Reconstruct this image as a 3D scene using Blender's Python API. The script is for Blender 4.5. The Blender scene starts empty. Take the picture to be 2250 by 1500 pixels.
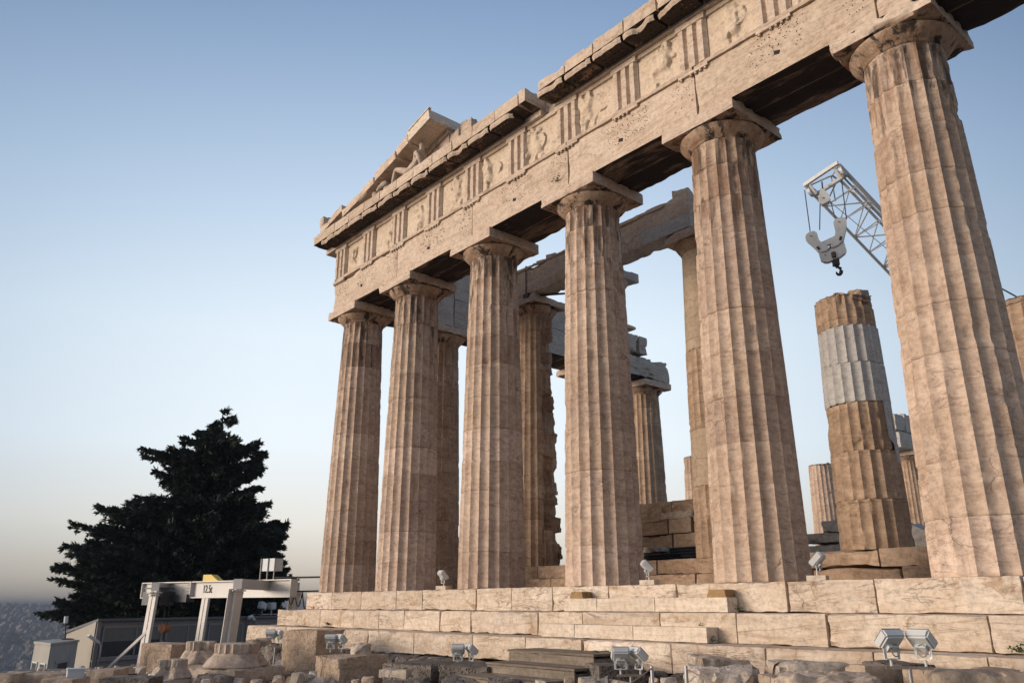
import bpy, bmesh, math, random
import numpy as np
from mathutils import Vector, Matrix, Euler, noise

# ------------------------------------------------------------------ camera, sky, sun, exposure
SC = bpy.context.scene
COL = SC.collection
R = math.radians
YAW, PITCH, FPX = 49.3889, 108.278, 1754.05
CAM = Vector((25.9498, -14.6514, -0.4236))
cd = bpy.data.cameras.new("camera")
cam = bpy.data.objects.new("camera", cd)
COL.objects.link(cam)
cam.location = CAM
cam.rotation_euler = (R(PITCH), 0, R(YAW))
cd.sensor_fit = 'HORIZONTAL'
cd.sensor_width = 36.0
cd.lens = 36.0 * FPX / 2250.0
cd.clip_start = 0.1
cd.clip_end = 20000
SC.camera = cam
CM = Euler((R(PITCH), 0, R(YAW))).to_matrix()

SUN_EL, SUN_AZ = 9.0, 210.0          # azimuth clockwise from +Y
W = bpy.data.worlds.new("World")
SC.world = W
W.use_nodes = True
wn, wl = W.node_tree.nodes, W.node_tree.links
bg = wn['Background']
sky = wn.new('ShaderNodeTexSky')
sky.sky_type = 'NISHITA'
sky.sun_disc = False
sky.sun_elevation = R(SUN_EL)
sky.sun_rotation = R(SUN_AZ)
sky.altitude = 150
sky.air_density = 1.0
sky.dust_density = 2.0
sky.ozone_density = 2.0
SKY_K = 7.2


def _wramp(src, stops):
    r = wn.new('ShaderNodeValToRGB')
    e = r.color_ramp.elements
    while len(e) < len(stops): e.new(0.5)
    for q, (p, c) in zip(e, stops):
        q.position = p
        q.color = (*c, 1)
    wl.new(src, r.inputs[0])
    return r.outputs[0]


def _wmix(fac, a_, b_, mode='MIX'):
    m = wn.new('ShaderNodeMix')
    m.data_type = 'RGBA'
    m.blend_type = mode
    for i, v in ((0, fac), (6, a_), (7, b_)):
        if hasattr(v, 'is_linked'): wl.new(v, m.inputs[i])
        elif isinstance(v, float): m.inputs[i].default_value = v
        else: m.inputs[i].default_value = (*v, 1)
    return m.outputs[2]


wtc = wn.new('ShaderNodeTexCoord')
wsep = wn.new('ShaderNodeSeparateXYZ')
wl.new(wtc.outputs['Generated'], wsep.inputs[0])
# hazy dawn air: cream at the horizon, pale blue above, deep blue overhead (by height above the horizon)
band = _wramp(wsep.outputs[2], [(0.0, (.42, .36, .30)), (.03, (.60, .53, .46)), (.09, (.78, .745, .69)), (.18, (.80, .86, .90)), (.31, (.74, .83, .90)),
                                (.45, (.55, .67, .81)), (.62, (.33, .45, .635)), (.82, (.14, .25, .46)), (1.0, (.11, .19, .42))])
# brighter part of the sky around one azimuth, low over the horizon
glow = wn.new('ShaderNodeVectorMath')
glow.operation = 'DOT_PRODUCT'
_g = R(YAW + 4)
glow.inputs[1].default_value = Vector((-math.sin(_g), math.cos(_g), 0.22)).normalized()
wl.new(wtc.outputs['Generated'], glow.inputs[0])
lobe = _wramp(glow.outputs['Value'], [(0.0, (.50, .52, .58)), (.70, (.38, .44, .53)), (.86, (.71, .75, .80)), (.975, (1, 1, 1)), (1.0, (1, 1, 1))])
band = _wmix(1.0, band, lobe, 'MULTIPLY')
# broad warm glow of the low sun behind thin cloud
sg_ = wn.new('ShaderNodeVectorMath')
sg_.operation = 'DOT_PRODUCT'
_a, _e = R(SUN_AZ), R(SUN_EL)
sg_.inputs[1].default_value = (math.sin(_a) * math.cos(_e), math.cos(_a) * math.cos(_e), math.sin(_e))
wl.new(wtc.outputs['Generated'], sg_.inputs[0])
warm = _wramp(sg_.outputs['Value'], [(0.56, (0, 0, 0)), (.72, (.30, .235, .17)), (.87, (1.0, .78, .57)), (1.0, (1.5, 1.17, .86))])
band = _wmix(1.0, band, warm, 'ADD')
sc_ = wn.new('ShaderNodeVectorMath')
sc_.operation = 'SCALE'
sc_.inputs['Scale'].default_value = SKY_K
wl.new(band, sc_.inputs[0])
wl.new(_wmix(0.85, sky.outputs[0], sc_.outputs[0]), bg.inputs[0])
bg.inputs[1].default_value = 0.15
sd = bpy.data.lights.new("sun", 'SUN')
sd.energy = 2.8
sd.angle = R(24)
sd.color = (1.0, 0.865, 0.75)
sun = bpy.data.objects.new("sun", sd)
COL.objects.link(sun)
az, el = R(SUN_AZ), R(SUN_EL)
sdir = Vector((math.sin(az) * math.cos(el), math.cos(az) * math.cos(el), math.sin(el)))
sun.rotation_euler = sdir.to_track_quat('Z', 'Y').to_euler()
sun.location = (0, 0, 60)
SC.view_settings.view_transform = 'Standard'
SC.view_settings.look = 'None'
SC.view_settings.exposure = 0.22
SC.view_settings.gamma = 1.0


# ------------------------------------------------------------------ placing on real planes
def ray(px, py):
    return CM @ Vector(((px - 1125) / FPX, -(py - 750) / FPX, -1.0))


def at(px, py, x=None, y=None, z=None, dist=None):
    d = ray(px, py)
    if x is not None: s = (x - CAM.x) / d.x
    elif y is not None: s = (y - CAM.y) / d.y
    elif z is not None: s = (z - CAM.z) / d.z
    else: s = dist / math.hypot(d.x, d.y)
    return CAM + d * s


# ------------------------------------------------------------------ materials
def newmat(name):
    m = bpy.data.materials.new(name)
    m.use_nodes = True
    return m, m.node_tree.nodes, m.node_tree.links, m.node_tree.nodes['Principled BSDF']


def ramp(n, l, src, stops):
    r = n.new('ShaderNodeValToRGB')
    e = r.color_ramp.elements
    while len(e) > len(stops): e.remove(e[-1])
    while len(e) < len(stops): e.new(0.5)
    for el_, (p, c) in zip(e, stops):
        el_.position = p
        el_.color = c if len(c) == 4 else (*c, 1)
    l.new(src, r.inputs[0])
    return r.outputs[0]


def gray(v): return (v, v, v, 1)


def mixc(n, l, fac, a, b, mode='MIX'):
    m = n.new('ShaderNodeMix')
    m.data_type = 'RGBA'
    m.blend_type = mode
    for i, v in ((0, fac), (6, a), (7, b)):
        if hasattr(v, 'is_linked'): l.new(v, m.inputs[i])
        elif isinstance(v, (int, float)): m.inputs[i].default_value = v
        else: m.inputs[i].default_value = v if len(v) == 4 else (*v, 1)
    return m.outputs[2]


def math_(n, l, op, a, b=0.0, clamp=False):
    m = n.new('ShaderNodeMath')
    m.operation = op
    m.use_clamp = clamp
    for i, v in ((0, a), (1, b)):
        if hasattr(v, 'is_linked'): l.new(v, m.inputs[i])
        else: m.inputs[i].default_value = v
    return m.outputs[0]


def noise_(n, l, vec, scale, detail=5, rough=0.55, dist=0.0, sc=None):
    if sc is not None:
        mp = n.new('ShaderNodeMapping')
        mp.inputs['Scale'].default_value = sc
        l.new(vec, mp.inputs[0])
        vec = mp.outputs[0]
    t = n.new('ShaderNodeTexNoise')
    t.inputs['Scale'].default_value = scale
    t.inputs['Detail'].default_value = detail
    t.inputs['Roughness'].default_value = rough
    t.inputs['Distortion'].default_value = dist
    l.new(vec, t.inputs['Vector'])
    return t.outputs[0]


def stone(name, c1, c2, c3, streak=(1, 1, 6), stain=0.5, vein=0.5, crust=0.0, crustc=(0.035, 0.026, 0.02),
          topcrust=0.0, bump=0.35, pit=0.0, rough=0.8, c4=None, tintamt=0.22, vein_sc=1.0, white=0.0, tilt=None):
    m, n, l, p = newmat(name)
    tc = n.new('ShaderNodeTexCoord')
    oi = n.new('ShaderNodeObjectInfo')
    off = n.new('ShaderNodeVectorMath'); off.operation = 'SCALE'
    off.inputs[0].default_value = (37.0, 53.0, 0.0)
    l.new(oi.outputs['Random'], off.inputs['Scale'])
    add = n.new('ShaderNodeVectorMath'); add.operation = 'ADD'
    l.new(tc.outputs['Object'], add.inputs[0]); l.new(off.outputs[0], add.inputs[1])
    at_ = n.new('ShaderNodeAttribute'); at_.attribute_name = 'tint'
    toff = n.new('ShaderNodeVectorMath'); toff.operation = 'SCALE'
    toff.inputs[0].default_value = (91.0, 17.0, 41.0)
    l.new(at_.outputs['Fac'], toff.inputs['Scale'])
    add2 = n.new('ShaderNodeVectorMath'); add2.operation = 'ADD'
    l.new(add.outputs[0], add2.inputs[0]); l.new(toff.outputs[0], add2.inputs[1])
    v = add2.outputs[0]
    n1 = noise_(n, l, v, 0.9, 9, 0.68, 1.0)
    col = mixc(n, l, ramp(n, l, n1, [(0.40, gray(0)), (0.60, gray(1))]), c1, c2)
    # bedding / weather streaks with a direction of their own
    n2 = noise_(n, l, v, 1.6, 8, 0.65, 1.2, streak)
    col = mixc(n, l, math_(n, l, 'MULTIPLY', ramp(n, l, n2, [(0.47, gray(0)), (0.68, gray(1))]), stain), col, c3)
    if c4:
        n4 = noise_(n, l, v, 1.1, 6, 0.7, 2.0)
        col = mixc(n, l, ramp(n, l, n4, [(0.58, gray(0)), (0.64, gray(0.75))]), col, c4)
    if white:
        nw = noise_(n, l, v, 2.3, 8, 0.75, 0.5)
        col = mixc(n, l, math_(n, l, 'MULTIPLY', ramp(n, l, nw, [(0.58, gray(0)), (0.66, gray(1))]), white), col, (0.52, 0.47, 0.41))
    # fine bedding lines
    vb = v
    if tilt:
        mr = n.new('ShaderNodeMapping'); mr.inputs['Rotation'].default_value = tilt
        l.new(v, mr.inputs[0]); vb = mr.outputs[0]
    nl = noise_(n, l, vb, 2.6, 7, 0.68, 0.5, (streak[0] * .5, streak[1] * .5, streak[2] * 2.4))
    col = mixc(n, l, math_(n, l, 'MULTIPLY', ramp(n, l, nl, [(0.57, gray(0)), (0.66, gray(1))]), stain * 0.8), col, (c3[0] * .7, c3[1] * .62, c3[2] * .55))
    # thin dark veins
    nv = noise_(n, l, v, 0.9 * vein_sc, 6, 0.6, 1.5, (streak[0], streak[1], streak[2]))
    vn = math_(n, l, 'ABSOLUTE', math_(n, l, 'SUBTRACT', nv, 0.5))
    vf = ramp(n, l, vn, [(0.0, gray(1)), (0.016, gray(0))])
    nm = ramp(n, l, noise_(n, l, v, 0.8, 3), [(0.42, gray(0)), (0.6, gray(1))])
    vf = math_(n, l, 'MULTIPLY', math_(n, l, 'MULTIPLY', vf, nm), vein)
    col = mixc(n, l, vf, col, (0.10, 0.07, 0.05))
    # cracks
    vo = n.new('ShaderNodeTexVoronoi'); vo.feature = 'DISTANCE_TO_EDGE'
    vo.inputs['Scale'].default_value = 0.85
    wv = n.new('ShaderNodeVectorMath'); wv.operation = 'SCALE'; wv.inputs['Scale'].default_value = 0.5
    nn = n.new('ShaderNodeTexNoise'); nn.inputs['Scale'].default_value = 2.2; nn.inputs['Detail'].default_value = 6
    l.new(v, nn.inputs['Vector']); l.new(nn.outputs['Color'], wv.inputs[0])
    av = n.new('ShaderNodeVectorMath'); l.new(v, av.inputs[0]); l.new(wv.outputs[0], av.inputs[1])
    l.new(av.outputs[0], vo.inputs['Vector'])
    cf = ramp(n, l, vo.outputs['Distance'], [(0.0, gray(1)), (0.010, gray(0))])
    cm = ramp(n, l, noise_(n, l, v, 0.7, 4, 0.6), [(0.57, gray(0)), (0.62, gray(1))])
    cf = math_(n, l, 'MULTIPLY', math_(n, l, 'MULTIPLY', cf, cm), 0.7)
    col = mixc(n, l, cf, col, (0.07, 0.05, 0.035))
    # speckle
    ns = noise_(n, l, v, 9, 8, 0.8)
    col = mixc(n, l, 1.0, col, ramp(n, l, ns, [(0.32, gray(0.60)), (0.5, gray(1.0)), (0.70, gray(1.20))]), 'MULTIPLY')
    # per block tint
    col = mixc(n, l, 1.0, col, ramp(n, l, at_.outputs['Fac'], [(0.0, (1, 1, 1)), (0.2, (1 - tintamt, 1 - tintamt * 1.15, 1 - tintamt * 1.3)),
               (0.45, (1.05, 1.04, 1.02)), (0.7, (1 - tintamt * .5, 1 - tintamt * .6, 1 - tintamt * .8)), (1.0, (1.1, 1.1, 1.1))]), 'MULTIPLY')
    if crust:
        nc = noise_(n, l, v, 0.9, 8, 0.7, 0.4, (streak[0], streak[1], streak[2]))
        col = mixc(n, l, math_(n, l, 'MULTIPLY', ramp(n, l, nc, [(0.60 - 0.22 * crust, gray(0)), (0.66 - 0.2 * crust, gray(1))]), 0.95), col, crustc)
    if topcrust:
        sep = n.new('ShaderNodeSeparateXYZ'); l.new(tc.outputs['Object'], sep.inputs[0])
        zz = ramp(n, l, math_(n, l, 'DIVIDE', sep.outputs[2], 10.0), [(0.55, gray(0)), (0.97, gray(0.24))])
        nc = noise_(n, l, v, 1.0, 8, 0.72, 0.3, (3.4, 3.4, 0.55))
        s_ = math_(n, l, 'ADD', nc, math_(n, l, 'MULTIPLY', zz, topcrust))
        col = mixc(n, l, math_(n, l, 'MULTIPLY', ramp(n, l, s_, [(0.68, gray(0)), (0.78, gray(1))]), 0.85), col, crustc)
        nr = noise_(n, l, v, 1.3, 7, 0.7, 0.3, (2.6, 2.6, 0.5))
        s2 = math_(n, l, 'ADD', nr, math_(n, l, 'MULTIPLY', zz, 0.5))
        col = mixc(n, l, math_(n, l, 'MULTIPLY', ramp(n, l, s2, [(0.56, gray(0)), (0.72, gray(1))]), 0.6), col, (0.20, 0.105, 0.055))
    l.new(col, p.inputs['Base Color'])
    p.inputs['Roughness'].default_value = rough
    p.inputs['Specular IOR Level'].default_value = 0.25
    # relief
    nb = noise_(n, l, v, 9.0, 9, 0.75, 0.4)
    h = nb
    if pit:
        vp = n.new('ShaderNodeTexVoronoi'); vp.inputs['Scale'].default_value = 17
        l.new(v, vp.inputs['Vector'])
        h = math_(n, l, 'ADD', h, math_(n, l, 'MULTIPLY', ramp(n, l, vp.outputs['Distance'], [(0.1, gray(0)), (0.42, gray(1))]), pit))
    h = math_(n, l, 'SUBTRACT', h, math_(n, l, 'MULTIPLY', cf, 0.5))
    b = n.new('ShaderNodeBump')
    b.inputs['Strength'].default_value = bump
    b.inputs['Distance'].default_value = 0.05
    l.new(h, b.inputs['Height'])
    l.new(b.outputs[0], p.inputs['Normal'])
    return m


def plain(name, c, rough=0.5, metal=0.0, var=0.12, sc=3.0, bump=0.0, dirt=None):
    m, n, l, p = newmat(name)
    tc = n.new('ShaderNodeTexCoord')
    nz = noise_(n, l, tc.outputs['Object'], sc, 6, 0.65)
    col = mixc(n, l, 1.0, c, ramp(n, l, nz, [(0.3, gray(1 - var)), (0.7, gray(1 + var))]), 'MULTIPLY')
    if dirt:
        nd = noise_(n, l, tc.outputs['Object'], sc * 1.7, 8, 0.7, 0.3, (1, 1, 0.3))
        col = mixc(n, l, ramp(n, l, nd, [(0.52, gray(0)), (0.75, gray(0.7))]), col, dirt)
    l.new(col, p.inputs['Base Color'])
    p.inputs['Roughness'].default_value = rough
    p.inputs['Metallic'].default_value = metal
    if bump:
        b = n.new('ShaderNodeBump'); b.inputs['Strength'].default_value = bump; b.inputs['Distance'].default_value = 0.03
        l.new(noise_(n, l, tc.outputs['Object'], sc * 4, 8, 0.7), b.inputs['Height'])
        l.new(b.outputs[0], p.inputs['Normal'])
    return m


M = {}
M['column'] = stone('column_marble', (0.57, 0.44, 0.345), (0.49, 0.365, 0.275), (0.34, 0.23, 0.16), (1.0, 1.0, 3.0), 0.6, 0.6,
                    topcrust=0.95, bump=0.22, white=0.35, tintamt=0.26, tilt=(.25, .16, 0))
M['column_old'] = stone('weathered_column_marble', (0.50, 0.36, 0.25), (0.40, 0.28, 0.19), (0.26, 0.165, 0.105), (1.0, 1.0, 2.6), 0.65, 0.7,
                        topcrust=0.4, bump=0.4, tilt=(.2, -.15, 0), white=0.25)
M['capital'] = stone('capital_marble', (0.50, 0.375, 0.275), (0.40, 0.275, 0.185), (0.30, 0.15, 0.075), (2.4, 2.4, 0.7), 0.7, 0.4,
                     crust=0.42, bump=0.4)
M['facade'] = stone('facade_marble', (0.60, 0.485, 0.38), (0.53, 0.41, 0.315), (0.38, 0.265, 0.18), (0.6, 1, 3.0), 0.55, 0.5, bump=0.22, tilt=(0, .14, 0), white=0.35, tintamt=0.2)
M['metope'] = stone('metope_marble', (0.57, 0.465, 0.355), (0.53, 0.42, 0.315), (0.44, 0.335, 0.24), (1, 1, 1.5), 0.2, 0.0, bump=0.15, tintamt=0.06)
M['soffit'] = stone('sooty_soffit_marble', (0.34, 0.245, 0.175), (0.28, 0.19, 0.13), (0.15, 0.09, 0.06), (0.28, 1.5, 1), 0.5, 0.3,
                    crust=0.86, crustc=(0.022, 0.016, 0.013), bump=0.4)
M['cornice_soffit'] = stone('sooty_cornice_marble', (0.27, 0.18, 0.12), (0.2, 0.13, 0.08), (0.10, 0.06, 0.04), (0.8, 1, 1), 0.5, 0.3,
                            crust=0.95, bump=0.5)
M['step'] = stone('step_marble', (0.67, 0.57, 0.465), (0.59, 0.48, 0.37), (0.40, 0.295, 0.205), (0.45, 1, 3.0), 0.7, 0.8, bump=0.28, tilt=(0, .1, 0), white=0.4,
                  c4=(0.38, 0.25, 0.15), tintamt=0.18)
M['new'] = stone('fresh_marble', (0.66, 0.565, 0.455), (0.60, 0.50, 0.395), (0.42, 0.33, 0.25), (0.5, 1, 5.0), 0.4, 0.25, bump=0.12, tintamt=0.08)
M['white'] = stone('restored_white_marble', (0.52, 0.50, 0.47), (0.47, 0.455, 0.43), (0.36, 0.36, 0.36), (0.8, 0.8, 4.0), 0.5, 0.35, bump=0.1, tintamt=0.08)
M['grey'] = stone('grey_marble', (0.50, 0.46, 0.41), (0.43, 0.39, 0.345), (0.28, 0.25, 0.225), (0.8, 0.6, 4.0), 0.55, 0.5, bump=0.25, tintamt=0.15)
M['ruin'] = stone('ruin_marble', (0.55, 0.45, 0.355), (0.44, 0.345, 0.26), (0.27, 0.195, 0.135), (1, 1, 2), 0.5, 0.5, bump=0.6, pit=0.0)
M['pitted'] = stone('pitted_marble', (0.58, 0.46, 0.345), (0.49, 0.37, 0.265), (0.33, 0.23, 0.15), (1, 1, 1.6), 0.45, 0.3, bump=0.7, pit=0.55)
M['chunk'] = stone('broken_marble', (0.66, 0.58, 0.49), (0.55, 0.46, 0.37), (0.36, 0.285, 0.22), (1, 1, 2), 0.7, 1.0, bump=1.0, white=0.5)
M['breccia'] = stone('grey_breccia', (0.24, 0.21, 0.18), (0.16, 0.14, 0.125), (0.08, 0.072, 0.065), (1, 1, 1), 0.6, 0.2, bump=1.0, pit=1.2)
M['poros'] = stone('dark_rubble', (0.27, 0.235, 0.20), (0.17, 0.145, 0.125), (0.06, 0.052, 0.045), (1, 1, 1), 0.6, 0.2, bump=1.0, pit=0.8, c4=(0.30, 0.27, 0.23))
M['ochre'] = stone('ochre_stone', (0.34, 0.215, 0.10), (0.28, 0.17, 0.075), (0.22, 0.125, 0.055), (1, 1, 1), 0.4, 0.2, bump=0.4)
M['hole'] = plain('dark_hole', (0.02, 0.014, 0.01), 0.9)
M['rust'] = plain('rusty_steel', (0.055, 0.045, 0.04), 0.7, 0.3)
M['dark_metal'] = plain('dark_metal', (0.05, 0.052, 0.055), 0.5, 0.5)
M['crane_white'] = plain('crane_paint', (0.55, 0.545, 0.52), 0.45, 0, 0.08, 2.0, dirt=(0.36, 0.33, 0.28))
M['gantry_white'] = plain('gantry_paint', (0.56, 0.525, 0.48), 0.45, 0, 0.06, 1.5, dirt=(0.45, 0.41, 0.36))
M['gantry_grey'] = plain('gantry_grey_paint', (0.42, 0.40, 0.38), 0.5, 0, 0.08, 1.5)
M['orange'] = plain('orange_paint', (0.27, 0.095, 0.03), 0.5)
M['yellow'] = plain('yellow_paint', (0.62, 0.42, 0.03), 0.5)
M['black'] = plain('black_rubber', (0.015, 0.015, 0.016), 0.6)
M['lamp'] = plain('lamp_housing', (0.54, 0.55, 0.53), 0.4, 0.0, 0.06)
M['glass'] = plain('lamp_glass', (0.08, 0.10, 0.12), 0.08)
M['galv'] = plain('galvanised_steel', (0.30, 0.29, 0.27), 0.45, 0.4)
M['post'] = plain('post_steel', (0.36, 0.345, 0.33), 0.4, 0.3)
M['rope'] = plain('rope_fibre', (0.26, 0.19, 0.14), 0.9)
M['wood'] = stone('weathered_planks', (0.27, 0.225, 0.18), (0.20, 0.165, 0.13), (0.12, 0.095, 0.075), (0.35, 5, 5), 0.6, 0.5, bump=0.3)
M['cabin'] = plain('cream_cladding', (0.31, 0.275, 0.22), 0.6, 0, 0.1, 0.8, dirt=(0.28, 0.25, 0.20))
M['cladding'] = plain('grey_cladding', (0.20, 0.185, 0.18), 0.6, 0, 0.08, 0.8)
M['roof'] = plain('dark_roof_sheet', (0.085, 0.09, 0.10), 0.5)
M['frame'] = plain('window_frame', (0.22, 0.21, 0.21), 0.5)
M['blind'] = plain('window_blind', (0.13, 0.125, 0.11), 0.6, 0, 0.06, 4)
M['pane'] = plain('window_glass', (0.03, 0.035, 0.04), 0.12)
M['booth'] = plain('booth_paint', (0.30, 0.29, 0.255), 0.6, 0, 0.1, 1.5, dirt=(0.22, 0.19, 0.14))
M['booth_grey'] = plain('booth_side_paint', (0.30, 0.31, 0.31), 0.6, 0, 0.1, 1.5, dirt=(0.16, 0.15, 0.14))
M['cabinet'] = plain('cabinet_paint', (0.52, 0.54, 0.54), 0.5, 0, 0.06, 3)
M['leaf'] = plain('conifer_foliage', (0.020, 0.028, 0.015), 0.8, 0, 0.45, 1.2)
M['weed'] = plain('weed_leaf', (0.05, 0.085, 0.025), 0.7, 0, 0.3, 9)
M['bark'] = plain('bark', (0.05, 0.038, 0.03), 0.9, 0, 0.3, 4)


# ------------------------------------------------------------------ mesh building
class MB:
    def __init__(s):
        s.v, s.f, s.m, s.t = [], [], [], []

    def add(s, verts, faces, mi=0, tint=0.0):
        o = len(s.v)
        s.v.extend(tuple(q) for q in verts)
        if isinstance(tint, (int, float)): s.t.extend([tint] * len(verts))
        else: s.t.extend(tint)
        s.f.extend(tuple(i + o for i in f) for f in faces)
        if isinstance(mi, int): s.m.extend([mi] * len(faces))
        else: s.m.extend(mi)
        return s

    def box(s, c, d, rot=None, mi=0, tint=0.0, bev=0.0):
        x, y, z = d[0] / 2, d[1] / 2, d[2] / 2
        if bev:
            bm = bmesh.new()
            bmesh.ops.create_cube(bm, size=1.0, matrix=Matrix.Diagonal((d[0], d[1], d[2], 1)))
            bmesh.ops.bevel(bm, geom=bm.edges[:], offset=bev, segments=2, affect='EDGES')
            bm.verts.ensure_lookup_table()
            vs = [q.co.copy() for q in bm.verts]
            fs = [[q.index for q in f.verts] for f in bm.faces]
            bm.free()
        else:
            vs = [Vector((a * x, b * y, e * z)) for a in (-1, 1) for b in (-1, 1) for e in (-1, 1)]
            fs = [(0, 1, 3, 2), (4, 6, 7, 5), (0, 4, 5, 1), (2, 3, 7, 6), (0, 2, 6, 4), (1, 5, 7, 3)]
        mt = rot if isinstance(rot, Matrix) else (Euler(rot).to_matrix() if rot else Matrix.Identity(3))
        return s.add([mt @ q + Vector(c) for q in vs], fs, mi, tint)

    def bar(s, a, b, w, h, mi=0, up=(0, 0, 1), bev=0.0):
        a, b = Vector(a), Vector(b)
        x = (b - a).normalized()
        z = Vector(up)
        y = z.cross(x)
        if y.length < 1e-4: y = Vector((0, 1, 0)).cross(x)
        y.normalize()
        z = x.cross(y)
        mt = Matrix((x, y, z)).transposed()
        return s.box((a + b) / 2, ((b - a).length, w, h), mt, mi, 0.0, bev)

    def tube(s, pts, r, n=8, mi=0, caps=True):
        pts = [Vector(p) for p in pts]
        rs = r if isinstance(r, (list, tuple)) else [r] * len(pts)
        vs, fs = [], []
        for i, p in enumerate(pts):
            d = (pts[min(i + 1, len(pts) - 1)] - pts[max(i - 1, 0)]).normalized()
            u = d.cross(Vector((0, 0, 1)))
            if u.length < 1e-3: u = d.cross(Vector((1, 0, 0)))
            u.normalize()
            w = d.cross(u)
            for k in range(n):
                a = 2 * math.pi * k / n
                vs.append(p + (u * math.cos(a) + w * math.sin(a)) * rs[i])
        for i in range(len(pts) - 1):
            for k in range(n):
                fs.append((i * n + k, i * n + (k + 1) % n, (i + 1) * n + (k + 1) % n, (i + 1) * n + k))
        if caps:
            fs.append(tuple(range(n - 1, -1, -1)))
            fs.append(tuple((len(pts) - 1) * n + k for k in range(n)))
        return s.add(vs, fs, mi)

    def prism(s, poly, d, mi=0):
        """closed polygon (3-D points) pushed along vector d"""
        k = len(poly)
        a = [Vector(p) for p in poly]
        b = [p + Vector(d) for p in a]
        fs = [tuple(range(k - 1, -1, -1)), tuple(range(k, 2 * k))]
        fs += [(i, (i + 1) % k, k + (i + 1) % k, k + i) for i in range(k)]
        return s.add(a + b, fs, mi)

    def lathe(s, prof, n=48, c=(0, 0, 0), mi=0, jit=None):
        vs, fs = [], []
        for r, z in prof:
            for k in range(n):
                a = 2 * math.pi * k / n
                rr = r - (jit(a, z) if jit else 0)
                vs.append((c[0] + rr * math.cos(a), c[1] + rr * math.sin(a), c[2] + z))
        for i in range(len(prof) - 1):
            for k in range(n):
                fs.append((i * n + k, i * n + (k + 1) % n, (i + 1) * n + (k + 1) % n, (i + 1) * n + k))
        fs.append(tuple(range(n - 1, -1, -1)))
        fs.append(tuple((len(prof) - 1) * n + k for k in range(n)))
        return s.add(vs, fs, mi)

    def rough(s, c, d, rz=0.0, seg=0.12, chip=0.05, amp=0.006, seed=0, mi=0, bottom=None, tint=0.0, big=0.0, rot=None, top=None):
        """a stone block: gridded box with worn, chipped edges"""
        n = [max(2, min(90, int(round(q / seg)))) for q in d]
        idx, vs, nv = {}, [], []
        so = Vector((seed * 7.31 % 97, seed * 3.77 % 89, seed * 5.13 % 83))
        mt = Euler(rot).to_matrix() if rot else Matrix.Rotation(rz, 3, 'Z')

        def vid(i, j, k):
            key = (i, j, k)
            if key in idx: return idx[key]
            q = Vector(((i / n[0] - .5) * d[0], (j / n[1] - .5) * d[1], (k / n[2] - .5) * d[2]))
            nrm = Vector((0, 0, 0))
            ds = []
            for ax, (ii, nn) in enumerate(((i, n[0]), (j, n[1]), (k, n[2]))):
                dd = d[ax] / 2 - abs(q[ax])
                ds.append(dd)
                if ii == 0: nrm[ax] = -1
                elif ii == nn: nrm[ax] = 1
            sd_ = sorted(ds)
            w = q + so
            e = sd_[1]
            cn = noise.noise(w * 1.7) * .6 + noise.noise(w * 5.0) * .5
            pull = chip * (0.22 + max(0.0, cn) * 1.8) * math.exp(-e / (chip * 1.3 + 1e-6)) if chip else 0.0
            pull += amp * (noise.noise(w * 4.3) + .6 * noise.noise(w * 11.0))
            if big:
                g = noise.noise(w * 0.9 + Vector((9, 9, 9)))
                pull += big * max(0.0, g - 0.05)
            cdir = Vector((-math.copysign(1, q[a]) if ds[a] < chip * 2.5 else 0 for a in range(3)))
            if cdir.length < .5: cdir = -nrm
            cdir.normalize()
            q = q + cdir * pull
            idx[key] = len(vs)
            vs.append(mt @ q + Vector(c))
            return idx[key]
        fs, ms = [], []
        for ax in range(3):
            a, b = [q for q in range(3) if q != ax]
            for side in (0, n[ax]):
                for i in range(n[a]):
                    for j in range(n[b]):
                        def g(u, w_):
                            kk = [0, 0, 0]; kk[ax] = side; kk[a] = u; kk[b] = w_
                            return vid(*kk)
                        f = (g(i, j), g(i + 1, j), g(i + 1, j + 1), g(i, j + 1))
                        if (side == 0) != (ax == 1): f = f[::-1]
                        fs.append(f)
                        if ax == 2 and side == 0 and bottom is not None: ms.append(bottom)
                        elif ax == 2 and side and top is not None: ms.append(top)
                        else: ms.append(mi)
        return s.add(vs, fs, ms, tint)

    def rock(s, c, d, seed=0, npts=16, sub=2, amp=0.04, rz=0.0, mi=0, flat=0.35, tint=0.0):
        rg = random.Random(seed)
        bm = bmesh.new()
        for i in range(npts):
            a = rg.uniform(0, 6.283); zz = rg.uniform(-1, 1)
            rr = (1 - abs(zz) ** 3) ** .33 * rg.uniform(.8, 1.05)
            bm.verts.new((rr * math.cos(a), rr * math.sin(a), max(-.8, min(.8 - flat * .3, zz))))
        for sx in (-1, 1):
            for sy in (-1, 1):
                k = rg.uniform(.62, .9)
                bm.verts.new((sx * k, sy * k, -.8)); bm.verts.new((sx * k * rg.uniform(.6, 1), sy * k * rg.uniform(.6, 1), rg.uniform(.3, .75)))
        bmesh.ops.convex_hull(bm, input=bm.verts[:])
        bmesh.ops.delete(bm, geom=[v for v in bm.verts if not v.link_faces], context='VERTS')
        bmesh.ops.triangulate(bm, faces=bm.faces[:])
        for _ in range(sub):
            bmesh.ops.subdivide_edges(bm, edges=bm.edges[:], cuts=1, use_grid_fill=True)
        ext = [max(abs(v.co[a]) for v in bm.verts) for a in range(3)]
        so = Vector((seed * 3.1 % 71, seed * 1.7 % 67, 0))
        mt = Matrix.Rotation(rz, 3, 'Z')
        bm.verts.ensure_lookup_table(); bm.verts.index_update()
        vs = []
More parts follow.
